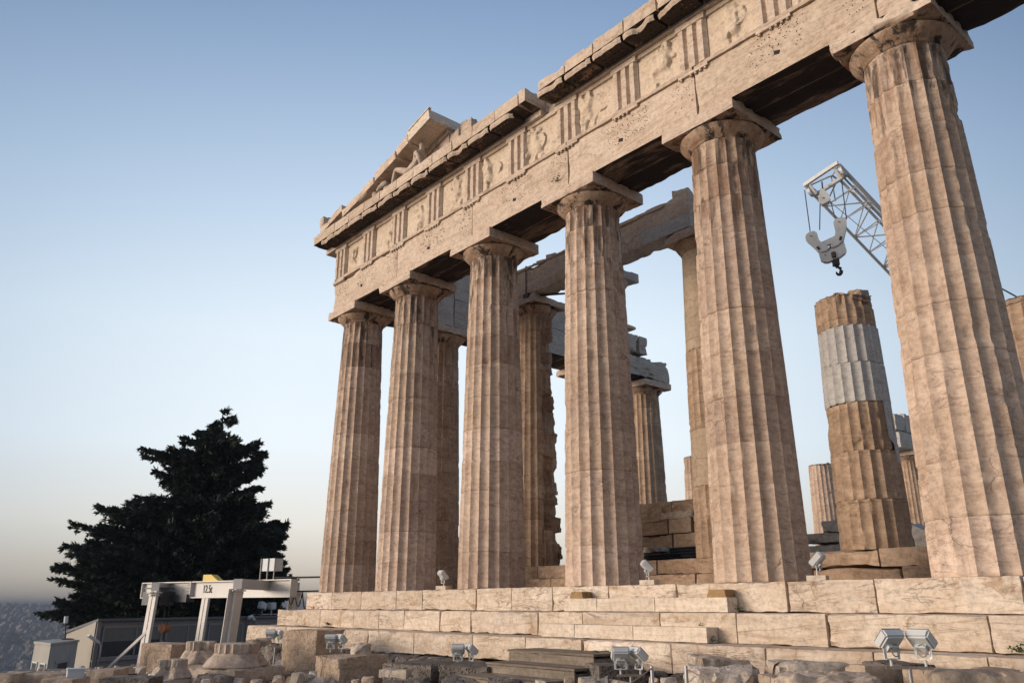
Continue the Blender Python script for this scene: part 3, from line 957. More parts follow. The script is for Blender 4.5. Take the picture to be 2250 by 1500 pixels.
# ------------------------------------------------------------------ temple: entablature
def entablature():
    t = thing('front_entablature', (10, 0, HC), 'long carved marble entablature lying across the front columns, cornice broken in two', 'entablature')
    rg = random.Random(3)
    AF = -.90
    XE = 27.6
    ed = [-.90] + XS[1:7] + [XE]
    z0, z1 = HC + .002, HC + 1.23
    # triglyph centres
    tc_ = [-.90 + .42]
    for i in range(1, 7):
        a = XS[i - 1] if i > 1 else -.48
        tc_.append((a + XS[i]) / 2); tc_.append(XS[i])
    tc_.append((XS[6] + XS[7] - .3) / 2 + .1)
    for i in range(7):
        a, b = ed[i] + .012, ed[i + 1] - .012
        mb = MB()
        mb.rough(((a + b) / 2, (AF - .02) / 2, (z0 + z1) / 2), (b - a, -.02 - AF, z1 - z0), seg=.11, chip=.035 + (.05 if i == 0 else 0), amp=.006, seed=900 + i, bottom=1, tint=.3 + .4 * rg.random(),
                 big=.05 if i in (0, 1) else .02)
        # peg holes
        for c in tc_:
            if not (a < c < b + .4): continue
            for _ in range(60):
                hx, hz = c + rg.uniform(-.68, .68), z1 - .12 - rg.random() * .72
                if a + .05 < hx < b - .05: mb.box((hx, AF - .0005, hz), (.016, .016, .016), mi=2)
        cx = (a + b) / 2 + rg.uniform(-.3, .3)
        mb.box((cx, AF - .001, (z0 + z1) / 2 - .12), (.13, .02, .09), (0, .3, 0), mi=2)
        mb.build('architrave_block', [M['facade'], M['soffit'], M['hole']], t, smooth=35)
        mb = MB()
        mb.rough(((a + b) / 2, .45, (z0 + z1) / 2), (b - a, .88, z1 - z0 - .01), seg=.16, chip=.06, amp=.01, seed=950 + i, bottom=1, tint=.2)
        mb.build('backing_block', [M['facade'], M['soffit']], t, smooth=35)
        mb = MB()
        mb.rough(((a + b) / 2, AF + .1, z1 + .06), (b - a, .32, .115), seg=.09, chip=.035, amp=.004, seed=970 + i, tint=.3)
        mb.build('taenia', M['facade'], t, smooth=35)
    # left (south) return of the frieze backing
    zf0, zf1 = HC + 1.35, HC + 2.69
    mb = MB(); mb.rough((13.3, .05, (zf0 + zf1) / 2), (28.0, 1.7, zf1 - zf0 - .01), seg=.35, chip=.03, seed=5)
    mb.build('frieze_backing', M['facade'], t, smooth=35)
    for i, c in enumerate(tc_):
        # regula and guttae
        mb = MB()
        mb.box((c, AF - .03, z1 - .035), (.845, .07, .068))
        for k in range(6):
            if rg.random() < .12: continue
            mb.lathe([(.036, -.055), (.028, 0)], 8, (c - .345 + .138 * k, AF - .035, z1 - .07))
        mb.build('regula', M['facade'], t)
        # triglyph: two grooves and two half grooves below a flat band
        mb = MB()
        w, g = .845, .14
        px_ = [0, .072, .205, .275, .345, .50, .57, .64, .773, .845]
        py_ = [g * .8, 0, 0, g, 0, 0, g, 0, 0, g * .8]
        nz_ = 14
        vs, fs = [], []
        so = Vector((i * 5.3, 2, 1))
        for k in range(nz_ + 1):
            z = zf0 + (zf1 - .17 - zf0) * k / nz_
            for x, yy in zip(px_, py_):
                q = Vector((x * 3, z * 3, i * 3.1))
                dn = .03 * max(0, noise.noise(q * 1.6)) if yy == 0 else 0
                vs.append((c - w / 2 + x, AF - .045 + yy + dn, z))
        n_ = len(px_)
        for k in range(nz_):
            for j in range(n_ - 1):
                fs.append((k * n_ + j, k * n_ + j + 1, (k + 1) * n_ + j + 1, (k + 1) * n_ + j))
        mb.add(vs, fs)
        mb.rough((c, AF + .03, zf1 - .085), (w + .02, .17, .168), seg=.07, chip=.02, seed=i)
        mb.box((c, AF + .13, (zf0 + zf1) / 2 - .01), (w - .01, .16, zf1 - zf0 - .04))
        mb.build('triglyph', M['facade'], t)
    # metopes with worn reliefs
    for i in range(len(tc_) - 1):
        a, b = tc_[i] + .423, tc_[i + 1] - .423
        if b - a < .2: continue
        rgm = random.Random(40 + i)
        mb = MB()
        mb.box(((a + b) / 2, AF + .10, zf1 - .06), (b - a, .16, .12))
        w, h = b - a, zf1 - zf0 - .12
        caps = []
        cx = rgm.uniform(.35, .6) * w
        for k in range(rgm.randint(1, 2)):
            ox = cx + rgm.uniform(-.32, .32) * w
            lean = rgm.uniform(-.2, .2)
            hip = (ox, h * .48)
            sh_ = (ox + lean, h * .74)
            caps.append((*hip, *sh_, .19, .13))
            caps.append((sh_[0] + lean * .3, sh_[1] + .15, sh_[0] + lean * .4, sh_[1] + .19, .12, .14))
            for s_ in (-1, 1):
                kn = (hip[0] + s_ * rgm.uniform(.05, .22), h * .27)
                caps.append((*hip, *kn, .12, .12)); caps.append((*kn, kn[0] + rgm.uniform(-.14, .14), .03, .085, .09))
                caps.append((*sh_, sh_[0] + s_ * rgm.uniform(.12, .35), sh_[1] + rgm.uniform(-.28, .18), .08, .10))
        disc = (rgm.uniform(.25, .75) * w, rgm.uniform(.4, .7) * h, rgm.uniform(.18, .3)) if rgm.random() < .6 else None
        N = 56
        vs, fs = [], []
        for kz in range(N + 1):
            for kx in range(N + 1):
                x, z = w * kx / N, h * kz / N
                hh = 0.0
                for (x0_, z0_, x1_, z1_, r_, d_) in caps:
                    dx, dz = x1_ - x0_, z1_ - z0_
                    L = dx * dx + dz * dz + 1e-9
                    s_ = max(0, min(1, ((x - x0_) * dx + (z - z0_) * dz) / L))
                    dd = math.hypot(x - x0_ - dx * s_, z - z0_ - dz * s_) + .045 * noise.noise(Vector((x * 6, z * 6, i * 9.0)))
                    if dd < r_: hh = max(hh, d_ * .8 * min(1.0, 1.9 * (1 - (dd / r_) ** 2)) ** .5 * (.75 + .5 * noise.noise(Vector((x * 4, z * 4, i * 2.0 + 5)))))
                if disc:
                    dd = math.hypot(x - disc[0], z - disc[1])
                    if dd < disc[2]: hh = max(hh, .045 if dd > disc[2] * .84 else .03)
                er = noise.noise(Vector((x * 2.2, z * 2.2, i * 4.0 + 1)))
                hh *= sstep(-.35, .15, er)
                hh += .012 * noise.noise(Vector((x * 5, z * 5, i * 2.0))) + (.03 * max(0, noise.noise(Vector((x * 9, z * 9, i)))) if hh > .02 else 0)
                vs.append((a + x, AF + .085 - max(0, hh * 1.25), zf0 + z))
        for kz in range(N):
            for kx in range(N):
                q = kz * (N + 1) + kx
                fs.append((q, q + 1, q + N + 2, q + N + 1))
        mb.add(vs, fs, 0, .45)
        mb.build('metope', M['metope'], t, smooth=50)
    # cornice blocks with mutules
    zc = HC + 2.69
    blocks = []
    x = -1.62
    for w in (1.75, 1.1, 1.12, 1.08, 1.1, 1.06, 1.1, 1.08, 1.07, 1.1, 1.06, 1.3): blocks.append((x, x + w, .60, 0)); x += w
    blocks[-1] = (blocks[-1][0], 11.32, .66, 1)
    x = 11.86
    tops = (.52, .58, .62, .64, .64, .66, .62, .66, .62, .62, .62, .62, .62, .62, .62)
    for i in range(15):
        blocks.append((x, x + 1.07, tops[i], 2)); x += 1.07
    for i, (a, b, tz, kind) in enumerate(blocks):
        sd_ = 1300 + i
        mb = MB()
        chip = .03 if kind == 0 else .06
        yb = .5 if kind else -.72
        # corona
        mb.rough(((a + b) / 2, (-1.62 + yb) / 2, zc + .21 + (tz - .21) / 2), (b - a - .012, yb + 1.62, tz - .21), seg=.09, chip=chip, amp=.006, seed=sd_, bottom=1, tint=rg.random() * .6 + .2,
                 big=.05 if kind else .02)
        # bed moulding
        mb.box(((a + b) / 2, -.72, zc + .10), (b - a - .004, .56, .20), mi=0)
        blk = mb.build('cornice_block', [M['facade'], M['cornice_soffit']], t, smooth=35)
    mcent = []
    for i in range(len(tc_) - 1):
        mcent.append(tc_[i]); mcent.append((tc_[i] + tc_[i + 1]) / 2)
    mcent.append(tc_[-1])
    for i, c in enumerate(mcent):
        if 11.1 < c < 11.95 or c > 25: continue
        mb = MB()
        w = .99
        yb, yf = -.99, -1.60
        so = i * 3.3
        # slab hanging under the corona, its front edge ragged, underside sloping
        N = 10
        vs, fs, ms = [], [], []
        for k in range(N + 1):
            x = c - w / 2 + w * k / N
            br = .12 * max(0, noise.noise(Vector((x * 2.2, so, 0))) * 1.6) + .05 * max(0, noise.noise(Vector((x * 7, so, 3)))) + .35 * max(0, abs(x - c) - .40)
            vs += [(x, yf + br, zc + .208), (x, yf + br * .8, zc + .13), (x, yf + br + .03, zc + .055), (x, yb, zc + .10), (x, yb, zc + .208)]
        for k in range(N):
            for j in range(4):
                q = k * 5 + j
                fs.append((q, q + 1, q + 6, q + 5)); ms.append(0 if j < 2 else 1)
        fs += [(0, 1, 2, 3, 4), tuple(N * 5 + j for j in (4, 3, 2, 1, 0))]; ms += [1, 1]
        mb.add(vs, fs, ms, .3)
        for r_ in range(3):
            for k in range(6):
                if rg.random() < .3: continue
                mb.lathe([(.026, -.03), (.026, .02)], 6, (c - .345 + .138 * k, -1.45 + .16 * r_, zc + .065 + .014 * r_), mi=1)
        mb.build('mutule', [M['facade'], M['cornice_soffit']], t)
    # exposed backing stones in the gap of the cornice
    mb = MB()
    mb.rough((10.6, -.15, zc + .33), (2.0, 1.3, .62), seg=.1, chip=.16, seed=71, amp=.02, big=.12)
    mb.rough((11.75, -.25, zc + .26), (.75, 1.2, .5), seg=.1, chip=.13, seed=72, amp=.02, big=.1)
    mb.build('backing_stone', M['facade'], t, smooth=35)


def pediment():
    t = thing('pediment_corner', (2.5, -1.0, 13.73), 'surviving left corner of the pediment with slanting cornice and fresh pale tip block', 'pediment')
    zt = HC + 2.69 + .60
    sl = .2377

    def top(x): return 13.79 + sl * (x + 1.34)
    # slanting cornice pieces (low side first)
    for (a, b, drop, th, mt, y1, sd_) in ((-1.0, .62, .02, .30, 'facade', -.1, 1), (.66, 2.92, .20, .36, 'facade', -.55, 2), (2.94, 4.35, .13, .40, 'facade', -.6, 3),
                                         (4.37, 5.14, .05, .42, 'facade', -.6, 4), (5.15, 6.42, 0.0, .42, 'new', -.05, 5)):
        mb = MB()
        ang = -math.atan(sl)
        L = (b - a) / math.cos(ang)
        cx, cz = (a + b) / 2, top((a + b) / 2) - drop - th / 2
        if a == -1.0: cz = 13.755 + .24; 
        mb.rough((cx, (-1.62 + y1) / 2, cz), (L - .01, y1 + 1.62, th), seg=.1, chip=.012 if mt == 'new' else .07, amp=.002 if mt == 'new' else .012,
                 seed=1500 + sd_, rot=(0, ang, 0), big=0 if mt == 'new' else .08, tint=.45)
        if mt == 'new':
            mb.rough((cx + .02, -1.62 + .03, cz + th / 2 + .02), (L - .02, .12, .05), seg=.1, chip=.008, seed=3, rot=(0, ang, 0))
        mb.build('raking_cornice', M[mt], t, smooth=35)
    # wall of the gable
    def quad(a, b, y, dpt, top_b=None, mt='facade', sd_=1):
        mb = MB()
        za, zb = top(a) - .44, top(b) - .44
        if top_b: zb = top_b
        N = 10
        vs, fs = [], []
        for k in range(N + 1):
            x = a + (b - a) * k / N
            z2 = za + (zb - za) * k / N
            for j in range(9):
                z = zt + (z2 - zt) * j / 8
                vs.append((x, y + .012 * noise.noise(Vector((x * 4, z * 4, sd_))), z))
        for k in range(N):
            for j in range(8):
                q = k * 9 + j
                fs.append((q, q + 9, q + 10, q + 1))
        mb.add(vs, fs)
        mb.prism([(a, y + .02, zt), (b, y + .02, zt), (b, y + .02, zb), (a, y + .02, za)], (0, dpt, 0))
        mb.build('gable_wall', M[mt], t, smooth=35)
    quad(.2, 2.8, -.70, .5, sd_=1)
    quad(2.81, 4.9, -.70, .5, sd_=2)
    quad(4.91, 6.35, -.70, .5, sd_=3, mt='facade')
    mb = MB(); mb.rough((6.62, -.42, zt + .66), (.5, .55, 1.32), seg=.08, chip=.05, seed=8)
    mb.build('gable_wall', M['facade'], t, smooth=35)
    mb = MB()
    for z_, d_ in ((0.03, .10), (-.04, .06)):
        a, b = 2.9, 6.4
        mb.bar((a, -.78 + .02, top(a) - .50 + z_), (b, -.78 + .02, top(b) - .50 + z_), d_ * 1.4, .06)
    mb.build('moulding', M['facade'], t)
    # loose stones further along the cornice
    for (x, y, w, d, h, sd_, lab) in ((7.2, -.35, .62, .6, 1.55, 3, 'upright rounded marble stone standing behind the pediment tip'),
                                      (8.25, -.2, .75, .7, .95, 4, 'squared pale marble block on top of the cornice, right of the upright stone'),
                                      (7.72, -.1, .45, .6, .85, 5, 'low dark marble block wedged between upright stone and pale block')):
        mb = MB()
        mb.rough((x, y, zt + h / 2 - .02), (w, d, h), seg=.08, chip=.16 if sd_ == 3 else .02, seed=1600 + sd_, amp=.015, big=.1 if sd_ == 3 else 0, tint=.3)
        tag(mb.build('marble_block', M['facade' if sd_ == 3 else 'new' if sd_ == 4 else 'grey'], smooth=35), lab, 'stone')
    mb = MB()
    mb.rough((-1.28, -1.25, zt + .43), (.34, .5, .88), seg=.06, chip=.14, seed=31, amp=.02, big=.08)
    tag(mb.build('corner_stone', M['facade'], smooth=35), 'small worn upright stone on the outer left tip of the cornice', 'stone')


def skin_body(name, pts, edges, rad, mat, label, cat, root=0, sub=2):
    me = bpy.data.meshes.new(name)
    o0 = Vector(pts[root])
    me.from_pydata([tuple(Vector(p) - o0) for p in pts], edges, [])
    o = bpy.data.objects.new(name, me)
    COL.objects.link(o)
    o.location = o0
    sk = o.modifiers.new('skin', 'SKIN')
    sk.use_smooth_shade = True
    if not me.skin_vertices: me.skin_vertices.new()
    for i, r in enumerate(rad):
        rr = r if isinstance(r, tuple) else (r, r)
        me.skin_vertices[0].data[i].radius = rr
        me.skin_vertices[0].data[i].use_root = (i == root)
    ss = o.modifiers.new('sub', 'SUBSURF'); ss.levels = sub; ss.render_levels = sub
    me.materials.append(mat)
    WORLD[o.name] = o0
    return tag(o, label, cat)


def statues():
    zt = HC + 2.69 + .60
    y = -1.18
    # reclining figure: legs to the left, leaning back on the right arm
    P = [(4.95, y, zt + .22), (5.18, y, zt + .48), (5.36, y, zt + .78), (5.42, y, zt + .92), (5.47, y - .03, zt + 1.06), (5.46, y - .06, zt + 1.17),
         (4.55, y - .16, zt + .42), (4.10, y - .2, zt + .66), (3.98, y - .2, zt + .36), (3.92, y - .22, zt + .08), (3.78, y - .24, zt + .05),
         (4.5, y + .12, zt + .3), (4.05, y + .12, zt + .42), (3.75, y + .1, zt + .18), (3.55, y + .1, zt + .08),
         (5.42, y - .24, zt + .74), (5.62, y - .26, zt + .44), (5.72, y - .24, zt + .12), (5.74, y - .3, zt + .05),
         (5.3, y + .22, zt + .74), (5.05, y + .3, zt + .52), (4.8, y + .22, zt + .42), (4.72, y + .2, zt + .42)]
    E_ = [(0, 1), (1, 2), (2, 3), (3, 4), (4, 5), (0, 6), (6, 7), (7, 8), (8, 9), (9, 10), (0, 11), (11, 12), (12, 13), (13, 14), (2, 15), (15, 16), (16, 17), (17, 18), (2, 19), (19, 20), (20, 21), (21, 22)]
    rad = [(.20, .19), (.17, .19), (.17, .21), .075, .115, .105, .135, .10, .085, .06, .05, .13, .095, .075, .05, .085, .068, .05, .04, .085, .066, .05, .04]
    skin_body('reclining_statue', P, E_, rad, M['ruin'], 'reclining marble figure leaning back on one arm under the slanting cornice', 'statue')
    # two horse heads rising at the corner
    for i, (x, dz, lean, lab) in enumerate(((2.55, 0, -.18, 'taller worn marble horse head at the low end of the pediment'),
                                            (3.2, -.35, .1, 'low rounded marble horse head next to the reclining figure'))):
        s_ = 1.0 if i == 0 else .9
        P = [(x + .12, y, zt + .02), (x + .05 + lean * .4, y - .02, zt + .38 * s_), (x + lean, y - .05, zt + .82 * s_ + dz), (x + lean - .1, y - .12, zt + .98 * s_ + dz),
             (x + lean - .22, y - .22, zt + .8 * s_ + dz), (x + lean - .3, y - .28, zt + .62 * s_ + dz), (x + lean + .02, y - .1, zt + 1.12 * s_ + dz), (x + lean + .06, y + .02, zt + 1.1 * s_ + dz)]
        E_ = [(0, 1), (1, 2), (2, 3), (3, 4), (4, 5), (3, 6), (3, 7)]
        rad = [(.26, .22), (.22, .18), (.16, .13), .14, .10, .08, .03, .03]
        skin_body('horse_head_statue', P, E_, rad, M['ruin'], lab, 'statue')


def side_entablature():
    # inner faces of the flank entablature, grey and partly new
    t = thing('side_entablature', (0, 9, HC), 'grey smooth entablature of the side row behind the corner, broken at its far end', 'entablature')
    rg = random.Random(17)
    ys = [.95, 3.69, 7.99, 12.28, 17.7]
    for i in range(4):
        a, b = ys[i] + .01, ys[i + 1] - .01
        mb = MB()
        mb.rough((0, (a + b) / 2, HC + .62), (1.8, b - a, 1.23), seg=.16, chip=.04 if i < 3 else .35, amp=.006 if i < 3 else .03, seed=1700 + i, bottom=1, tint=.3 + .3 * rg.random(), big=.0 if i < 3 else .35)
        mb.build('architrave_block', [M['grey'], M['soffit']], t, smooth=35)
        # upper course in two slabs
        h = 1.25 if i < 3 else 1.0
        bb = b if i < 3 else 16.1
        k = a
        while k < bb - .2:
            w = min(rg.uniform(1.0, 1.7), bb - k)
            if bb - k - w < .5: w = bb - k
            mb = MB()
            mb.rough((.02, k + w / 2, HC + 1.25 + h / 2), (1.7, w - .012, h), seg=.15, chip=.02 if i < 3 else .3, seed=int(1750 + k * 10), tint=rg.random(), big=.0 if i < 3 else .25)
            mb.build('frieze_block', M['white' if rg.random() < .35 else 'grey'], t, smooth=35)
            k += w
    mb = MB(); mb.rough((.1, 8.2, HC + 2.6), (1.4, 14.2, .16), seg=.3, chip=.05, seed=4)
    mb.build('crown_course', M['facade'], t, smooth=35)
    # far fragment
    t2 = thing('far_entablature', (0, 46.6, HC), 'grey broken blocks stacked on a distant flank column at the right', 'entablature')
    for (a, b, z0, z1, s_) in ((43.9, 46.5, 0, 1.25, 1), (46.52, 49.6, 0, 1.25, 2), (43.6, 45.2, 1.25, 2.5, 3), (45.22, 46.6, 1.25, 2.75, 4), (46.62, 48.2, 1.25, 2.45, 5), (48.2, 49.5, 1.25, 2.3, 6)):
        mb = MB(); mb.rough((0, (a + b) / 2, HC + (z0 + z1) / 2), (1.75, b - a - .03, z1 - z0 - .01), seg=.2, chip=.16, seed=1800 + s_, amp=.02, big=.15)
        mb.build('marble_block', M['grey'], t2, smooth=35)
    # porch architrave (front slab only)
    t3 = thing('porch_architrave', (8, 4.2, 10.6), 'long thin marble beam across the inner porch columns with a ragged top and a white patch', 'architrave')
    for i, (a, b, h) in enumerate(((3.7, 8.14, 1.12), (8.16, 12.72, 1.22))):
        mb = MB(); mb.rough(((a + b) / 2, 4.28, 10.602 + h / 2), (b - a, .78, h), seg=.11, chip=.10, amp=.012, seed=1900 + i, bottom=1, big=.1)
        mb.build('beam', [M['facade'], M['grey']], t3, smooth=35)
        mb = MB(); mb.rough(((a + b) / 2 - (.2 if i else 0), 3.90, 10.6 + 1.08), (b - a - (1.4 if i else .4), .12, .12), seg=.08, chip=.07, seed=1910 + i, big=.05)
        mb.build('moulding', M['facade'], t3, smooth=35)
    mb = MB(); mb.rough((11.75, 3.885, 10.6 + .24), (1.9, .03, .46), seg=.08, chip=.012, seed=9, amp=.001)
    mb.build('marble_patch', M['white'], t3, smooth=35)
    for (x, z, w, h, s_, lab) in ((12.3, 11.83, .55, .26, 1, 'small stone slab lying on the right end of the porch beam'), (6.35, 11.74, .42, .18, 2, 'small flat stone lying on the porch beam near the iron strap'),
                                  (5.75, 11.72, .3, .14, 3, 'tiny stone on the porch beam, left of the flat stone')):
        mb = MB(); mb.rough((x, 4.2, z + h / 2 - .03), (w, .5, h), rz=.3, seg=.08, chip=.06, seed=1930 + s_)
        tag(mb.build('loose_stone', M['facade'], smooth=35), lab, 'stone')
    # iron strap hugging the beam
    mb = MB()
    x = 5.15
    mb.box((x, 3.87, 11.17), (.035, .02, 1.22)); mb.box((x, 4.3, 10.585), (.05, .86, .03)); mb.box((x, 4.3, 11.77), (.035, .86, .02)); mb.box((x, 4.70, 11.17), (.035, .02, 1.22))
    mb.bar((x, 3.9, 10.56), (x + 1.9, 5.2, 10.50), .06, .06); mb.box((x + .02, 3.9, 10.56), (.3, .14, .16))
    tag(mb.build('iron_strap', M['dark_metal']), 'thin dark iron strap clamped round the porch beam', 'strap')


M['new_beige'] = stone('beige_filler', (0.44, 0.34, 0.24), (0.40, 0.305, 0.21), (0.35, 0.255, 0.17), (1, 1, 2), 0.3, 0.15, bump=0.12, tintamt=0.1)


# ------------------------------------------------------------------ ruins inside the temple
def inner_ruins():
    t = thing('ruined_wall', (9.5, 8.6, .8), 'low brown ruined wall of big cracked blocks behind the porch columns', 'wall')
    p0, p1 = at(1395, 1230, y=8.6), at(1560, 1230, y=8.6)
    x0, x1 = p0.x, p1.x
    rg = random.Random(2)
    zz = .8
    for r_, h in enumerate((.55, .62, .62, .55)):
        x = x0 - 1.2 + .3 * (r_ % 2); k = 0
        while x < x1 + .8:
            w = rg.uniform(1.0, 1.7)
            if r_ == 3 and k % 3 == 0: x += w; k += 1; continue
            mb = MB(); mb.rough((x + w / 2, 8.9, zz + h / 2), (w - .03, 1.0, h), seg=.11, chip=.09, amp=.015, seed=2000 + r_ * 20 + k, big=.12, tint=rg.random())
            mb.build('wall_block', M['column_old'], t, smooth=35)
            x += w; k += 1
        zz += h
    for (a, b, lab, sd_) in (((1412, 1112), (1460, 1150), 'long cracked block on top of the ruined wall, at its left', 1), ((1456, 1118), (1525, 1144), 'shaped grey block with a hollow edge on the ruined wall', 2),
                             ((1463, 1098), (1505, 1122), 'rounded boulder on the very top of the ruined wall', 3)):
        p, q = at(a[0], b[1], y=8.5), at(b[0], a[1], y=8.5)
        w, h = q.x - p.x, q.z - p.z
        mb = MB()
        if sd_ == 3: mb.rock(((p.x + q.x) / 2, 8.8, (p.z + q.z) / 2), (w, .8, h * 1.15), seed=3)
        else: mb.rough(((p.x + q.x) / 2, 8.8, (p.z + q.z) / 2), (w, .9, h), seg=.08, chip=.12, seed=2100 + sd_, amp=.02, big=.1)
        tag(mb.build('fallen_block', M['column_old' if sd_ != 2 else 'ruin'], smooth=35), lab, 'stone')
    # corrugated sheets
    p, q = at(1472, 1232, y=6.9), at(1540, 1198, y=6.9)
    mb = MB()
    n_ = 40
    vs, fs = [], []
    for k in range(n_ + 1):
        z = .82 + (q.z - .82) * k / n_
        yy = 6.9 + .035 * math.sin(k / n_ * 6 * 2 * math.pi)
        vs += [(p.x, yy, z), (q.x + .8, yy, z), (p.x, yy + .03, z), (q.x + .8, yy + .03, z)]
    for k in range(n_):
        o = k * 4
        fs += [(o, o + 1, o + 5, o + 4), (o + 2, o + 6, o + 7, o + 3), (o, o + 4, o + 6, o + 2), (o + 1, o + 3, o + 7, o + 5)]
    mb.add(vs, fs)
    tag(mb.build('corrugated_sheet', M['roof'], smooth=50), 'dark corrugated metal sheet leaning between the inner columns', 'sheet')
    mb = MB()
    a = at(1412, 1232, y=6.6); b = at(1480, 1217, y=6.6)
    for k in range(4):
        mb.box(((a.x + b.x) / 2, 6.7 + .02 * k, .86 + .09 * k), (b.x - a.x + .4 - .1 * k, .9, .06))
    tag(mb.build('dark_planks', M['black']), 'stack of dark boards on the inner floor beside the corrugated sheet', 'boards')
    mb = MB(); a = at(1412, 1214, y=6.6); b = at(1462, 1200, y=6.6)
    mb.rock(((a.x + b.x) / 2, 6.7, (a.z + b.z) / 2), (b.x - a.x, .7, (b.z - a.z) * 1.25), seed=19)
    tag(mb.build('fallen_block', M['grey'], smooth=35), 'flat grey stone on the dark boards', 'stone')
    # left of the white patched column
    for (x0, y0, x1, y1, mt, sd_, lab) in ((1772, 1168, 1850, 1196, 'grey', 1, 'thick grey slab with a dark hollow underside left of the patched column'),
                                           (1785, 1194, 1850, 1222, 'grey', 2, 'dark squared block under the grey slab'),
                                           (1815, 1142, 1850, 1172, 'white', 3, 'small pale block on the grey slab'),
                                           (1985, 1155, 2060, 1212, 'grey', 4, 'bluish grey slanting block right of the patched column'),
                                           (2005, 1168, 2062, 1212, 'grey', 5, 'pale block in front of the distant flank column')):
        p, q = at(x0, y1, y=7.6), at(x1, y0, y=7.6)
        mb = MB(); mb.rough(((p.x + q.x) / 2, 7.9, (p.z + q.z) / 2), (q.x - p.x, 1.1, q.z - p.z), seg=.09, chip=.10, seed=2200 + sd_, amp=.015, big=.12, rot=(0, .5 if sd_ == 4 else 0, 0))
        tag(mb.build('fallen_block', M[mt], smooth=35), lab, 'stone')


# ------------------------------------------------------------------ floodlights
def lamp_head(t, c, yaw, pitch, w=.36, h=.30, d=.15, up=.24):
    """a boxy floodlight: yaw = direction it shines (about z), pitch upwards; c = foot of its bracket"""
    c = Vector(c)
    mt = Matrix.Rotation(yaw, 3, 'Z') @ Matrix.Rotation(pitch, 3, 'X')   # local +Y is the beam
    hc = c + Vector((0, 0, up)) + mt @ Vector((0, .02, h * .25))
    mb = MB()
    bm = bmesh.new()
    bmesh.ops.create_cube(bm, size=1.0)
    for v in bm.verts:
        k = .88 if v.co.y < 0 else 1.0
        v.co = Vector((v.co.x * w * k, v.co.y * d, v.co.z * h * k))
    bmesh.ops.bevel(bm, geom=bm.edges[:], offset=.022, segments=2, affect='EDGES')
    bm.verts.ensure_lookup_table(); bm.verts.index_update()
    mb.add([mt @ v.co + hc for v in bm.verts], [[v.index for v in f.verts] for f in bm.faces])
    bm.free()
    mb.box(hc + mt @ Vector((0, -d * .6, -h * .22)), (w * .45, .07, h * .32), mt)
    head = mb.build('lamp_head', M['lamp'], t, smooth=35)
    mb = MB(); mb.box(hc + mt @ Vector((0, d / 2 + .003, 0)), (w * .86, .008, h * .86), mt)
    mb.build('glass', M['glass'], head)
    my = Matrix.Rotation(yaw, 3, 'Z')
    mb = MB()
    for s_ in (-1, 1):
        mb.bar(c + my @ Vector((s_ * w * .30, -.03, .02)), hc + mt @ Vector((s_ * w * .30, -d * .55, -h * .3)), .035, .012)
    mb.box(c + Vector((0, 0, .02)) + my @ Vector((0, -.03, 0)), (w * .62, .04, .012), my)
    mb.tube([c + Vector((0, 0, -.06)), c + Vector((0, 0, .03))], .018)
    mb.build('bracket', M['lamp'], head)
    mb = MB()
    mb.tube([c + my @ Vector((.02 + .055 * math.cos(a), -.08, .12 + .07 * math.sin(a))) for a in [i * math.pi / 8 for i in range(17)]], .008, 6)
    mb.build('cable_loop', M['galv'], head)


def pair_light(px, py, dist, yaw_bar, label, k=1.0, sep=.44, zg=None, yaws=(.45, -.45)):
    """two heads on a crossbar; px, py is where the crossbar meets the pole"""
    c = at(px, py, dist=dist)
    zg = ground_z(c.x, c.y) if zg is None else zg
    t = thing('floodlight', (c.x, c.y, zg), label, 'floodlight', 'twin floodlights on poles')
    mb = MB(); mb.tube([(c.x, c.y, zg - .05), c], .028 * k, 10); mb.build('pole', M['galv'], t, smooth=40)
    d = Vector((math.cos(yaw_bar), math.sin(yaw_bar), 0))
    mb = MB(); mb.bar(c - d * sep * .62 * k, c + d * sep * .62 * k, .05 * k, .04 * k); mb.build('crossbar', M['wood'], t)
    face = R(YAW)                                    # away from the visitor's path, towards the building
    lamp_head(t, c - d * sep * .45 * k + Vector((0, 0, .09 * k)), face + yaws[0], R(48), .36 * k, .30 * k, .14 * k, .22 * k)
    lamp_head(t, c + d * sep * .45 * k + Vector((0, 0, .09 * k)), face + yaws[1], R(48), .36 * k, .30 * k, .14 * k, .22 * k)


def floodlights():
    yb = R(YAW)
    pair_light(1998, 1466, 11.5, yb - .25, 'big twin floodlight on a pole in the right foreground, nearest to the viewer', k=.86, sep=.5, yaws=(.25, -.95))
    pair_light(1386, 1483, 14.0, yb, 'twin floodlight standing right of the wooden steps', k=.84, sep=.42, yaws=(0, -1.1))
    pair_light(1022, 1461, 18.5, yb, 'twin floodlight left of the wooden steps, in front of the lowest tread', k=.84, sep=.42, yaws=(0, -1.1))
    pair_light(738, 1433, 22.0, yb, 'twin floodlight leaning close to the tall pitted block', k=.86, sep=.36, yaws=(0, -.8))
    pair_light(605, 1419, 25.0, yb, 'small twin floodlight behind the overturned capitals', k=.86, sep=.36, yaws=(0, -.8))
    # single lamps standing on the platform
    for (px, py, y, yw, lab) in ((975, 1290, -.75, -1.0, 'small floodlight on the platform between second and third front columns'),
                                 (1427, 1279, -.55, -1.5, 'floodlight on the platform at the foot of the middle front column'),
                                 (1797, 1271, -.35, .9, 'floodlight on the platform at the foot of the thick column with cable')):
        c = at(px, py, y=y); c.z = 0.0
        t = thing('floodlight', c, lab, 'floodlight', 'single floodlights on the platform')
        mb = MB(); mb.box(c + Vector((0, 0, .05)), (.34, .3, .10), (0, 0, .3)); mb.build('base', M['new'], t)
        lamp_head(t, c + Vector((0, 0, .16)), R(YAW) + yw, R(45), .30, .30, .13, .16)


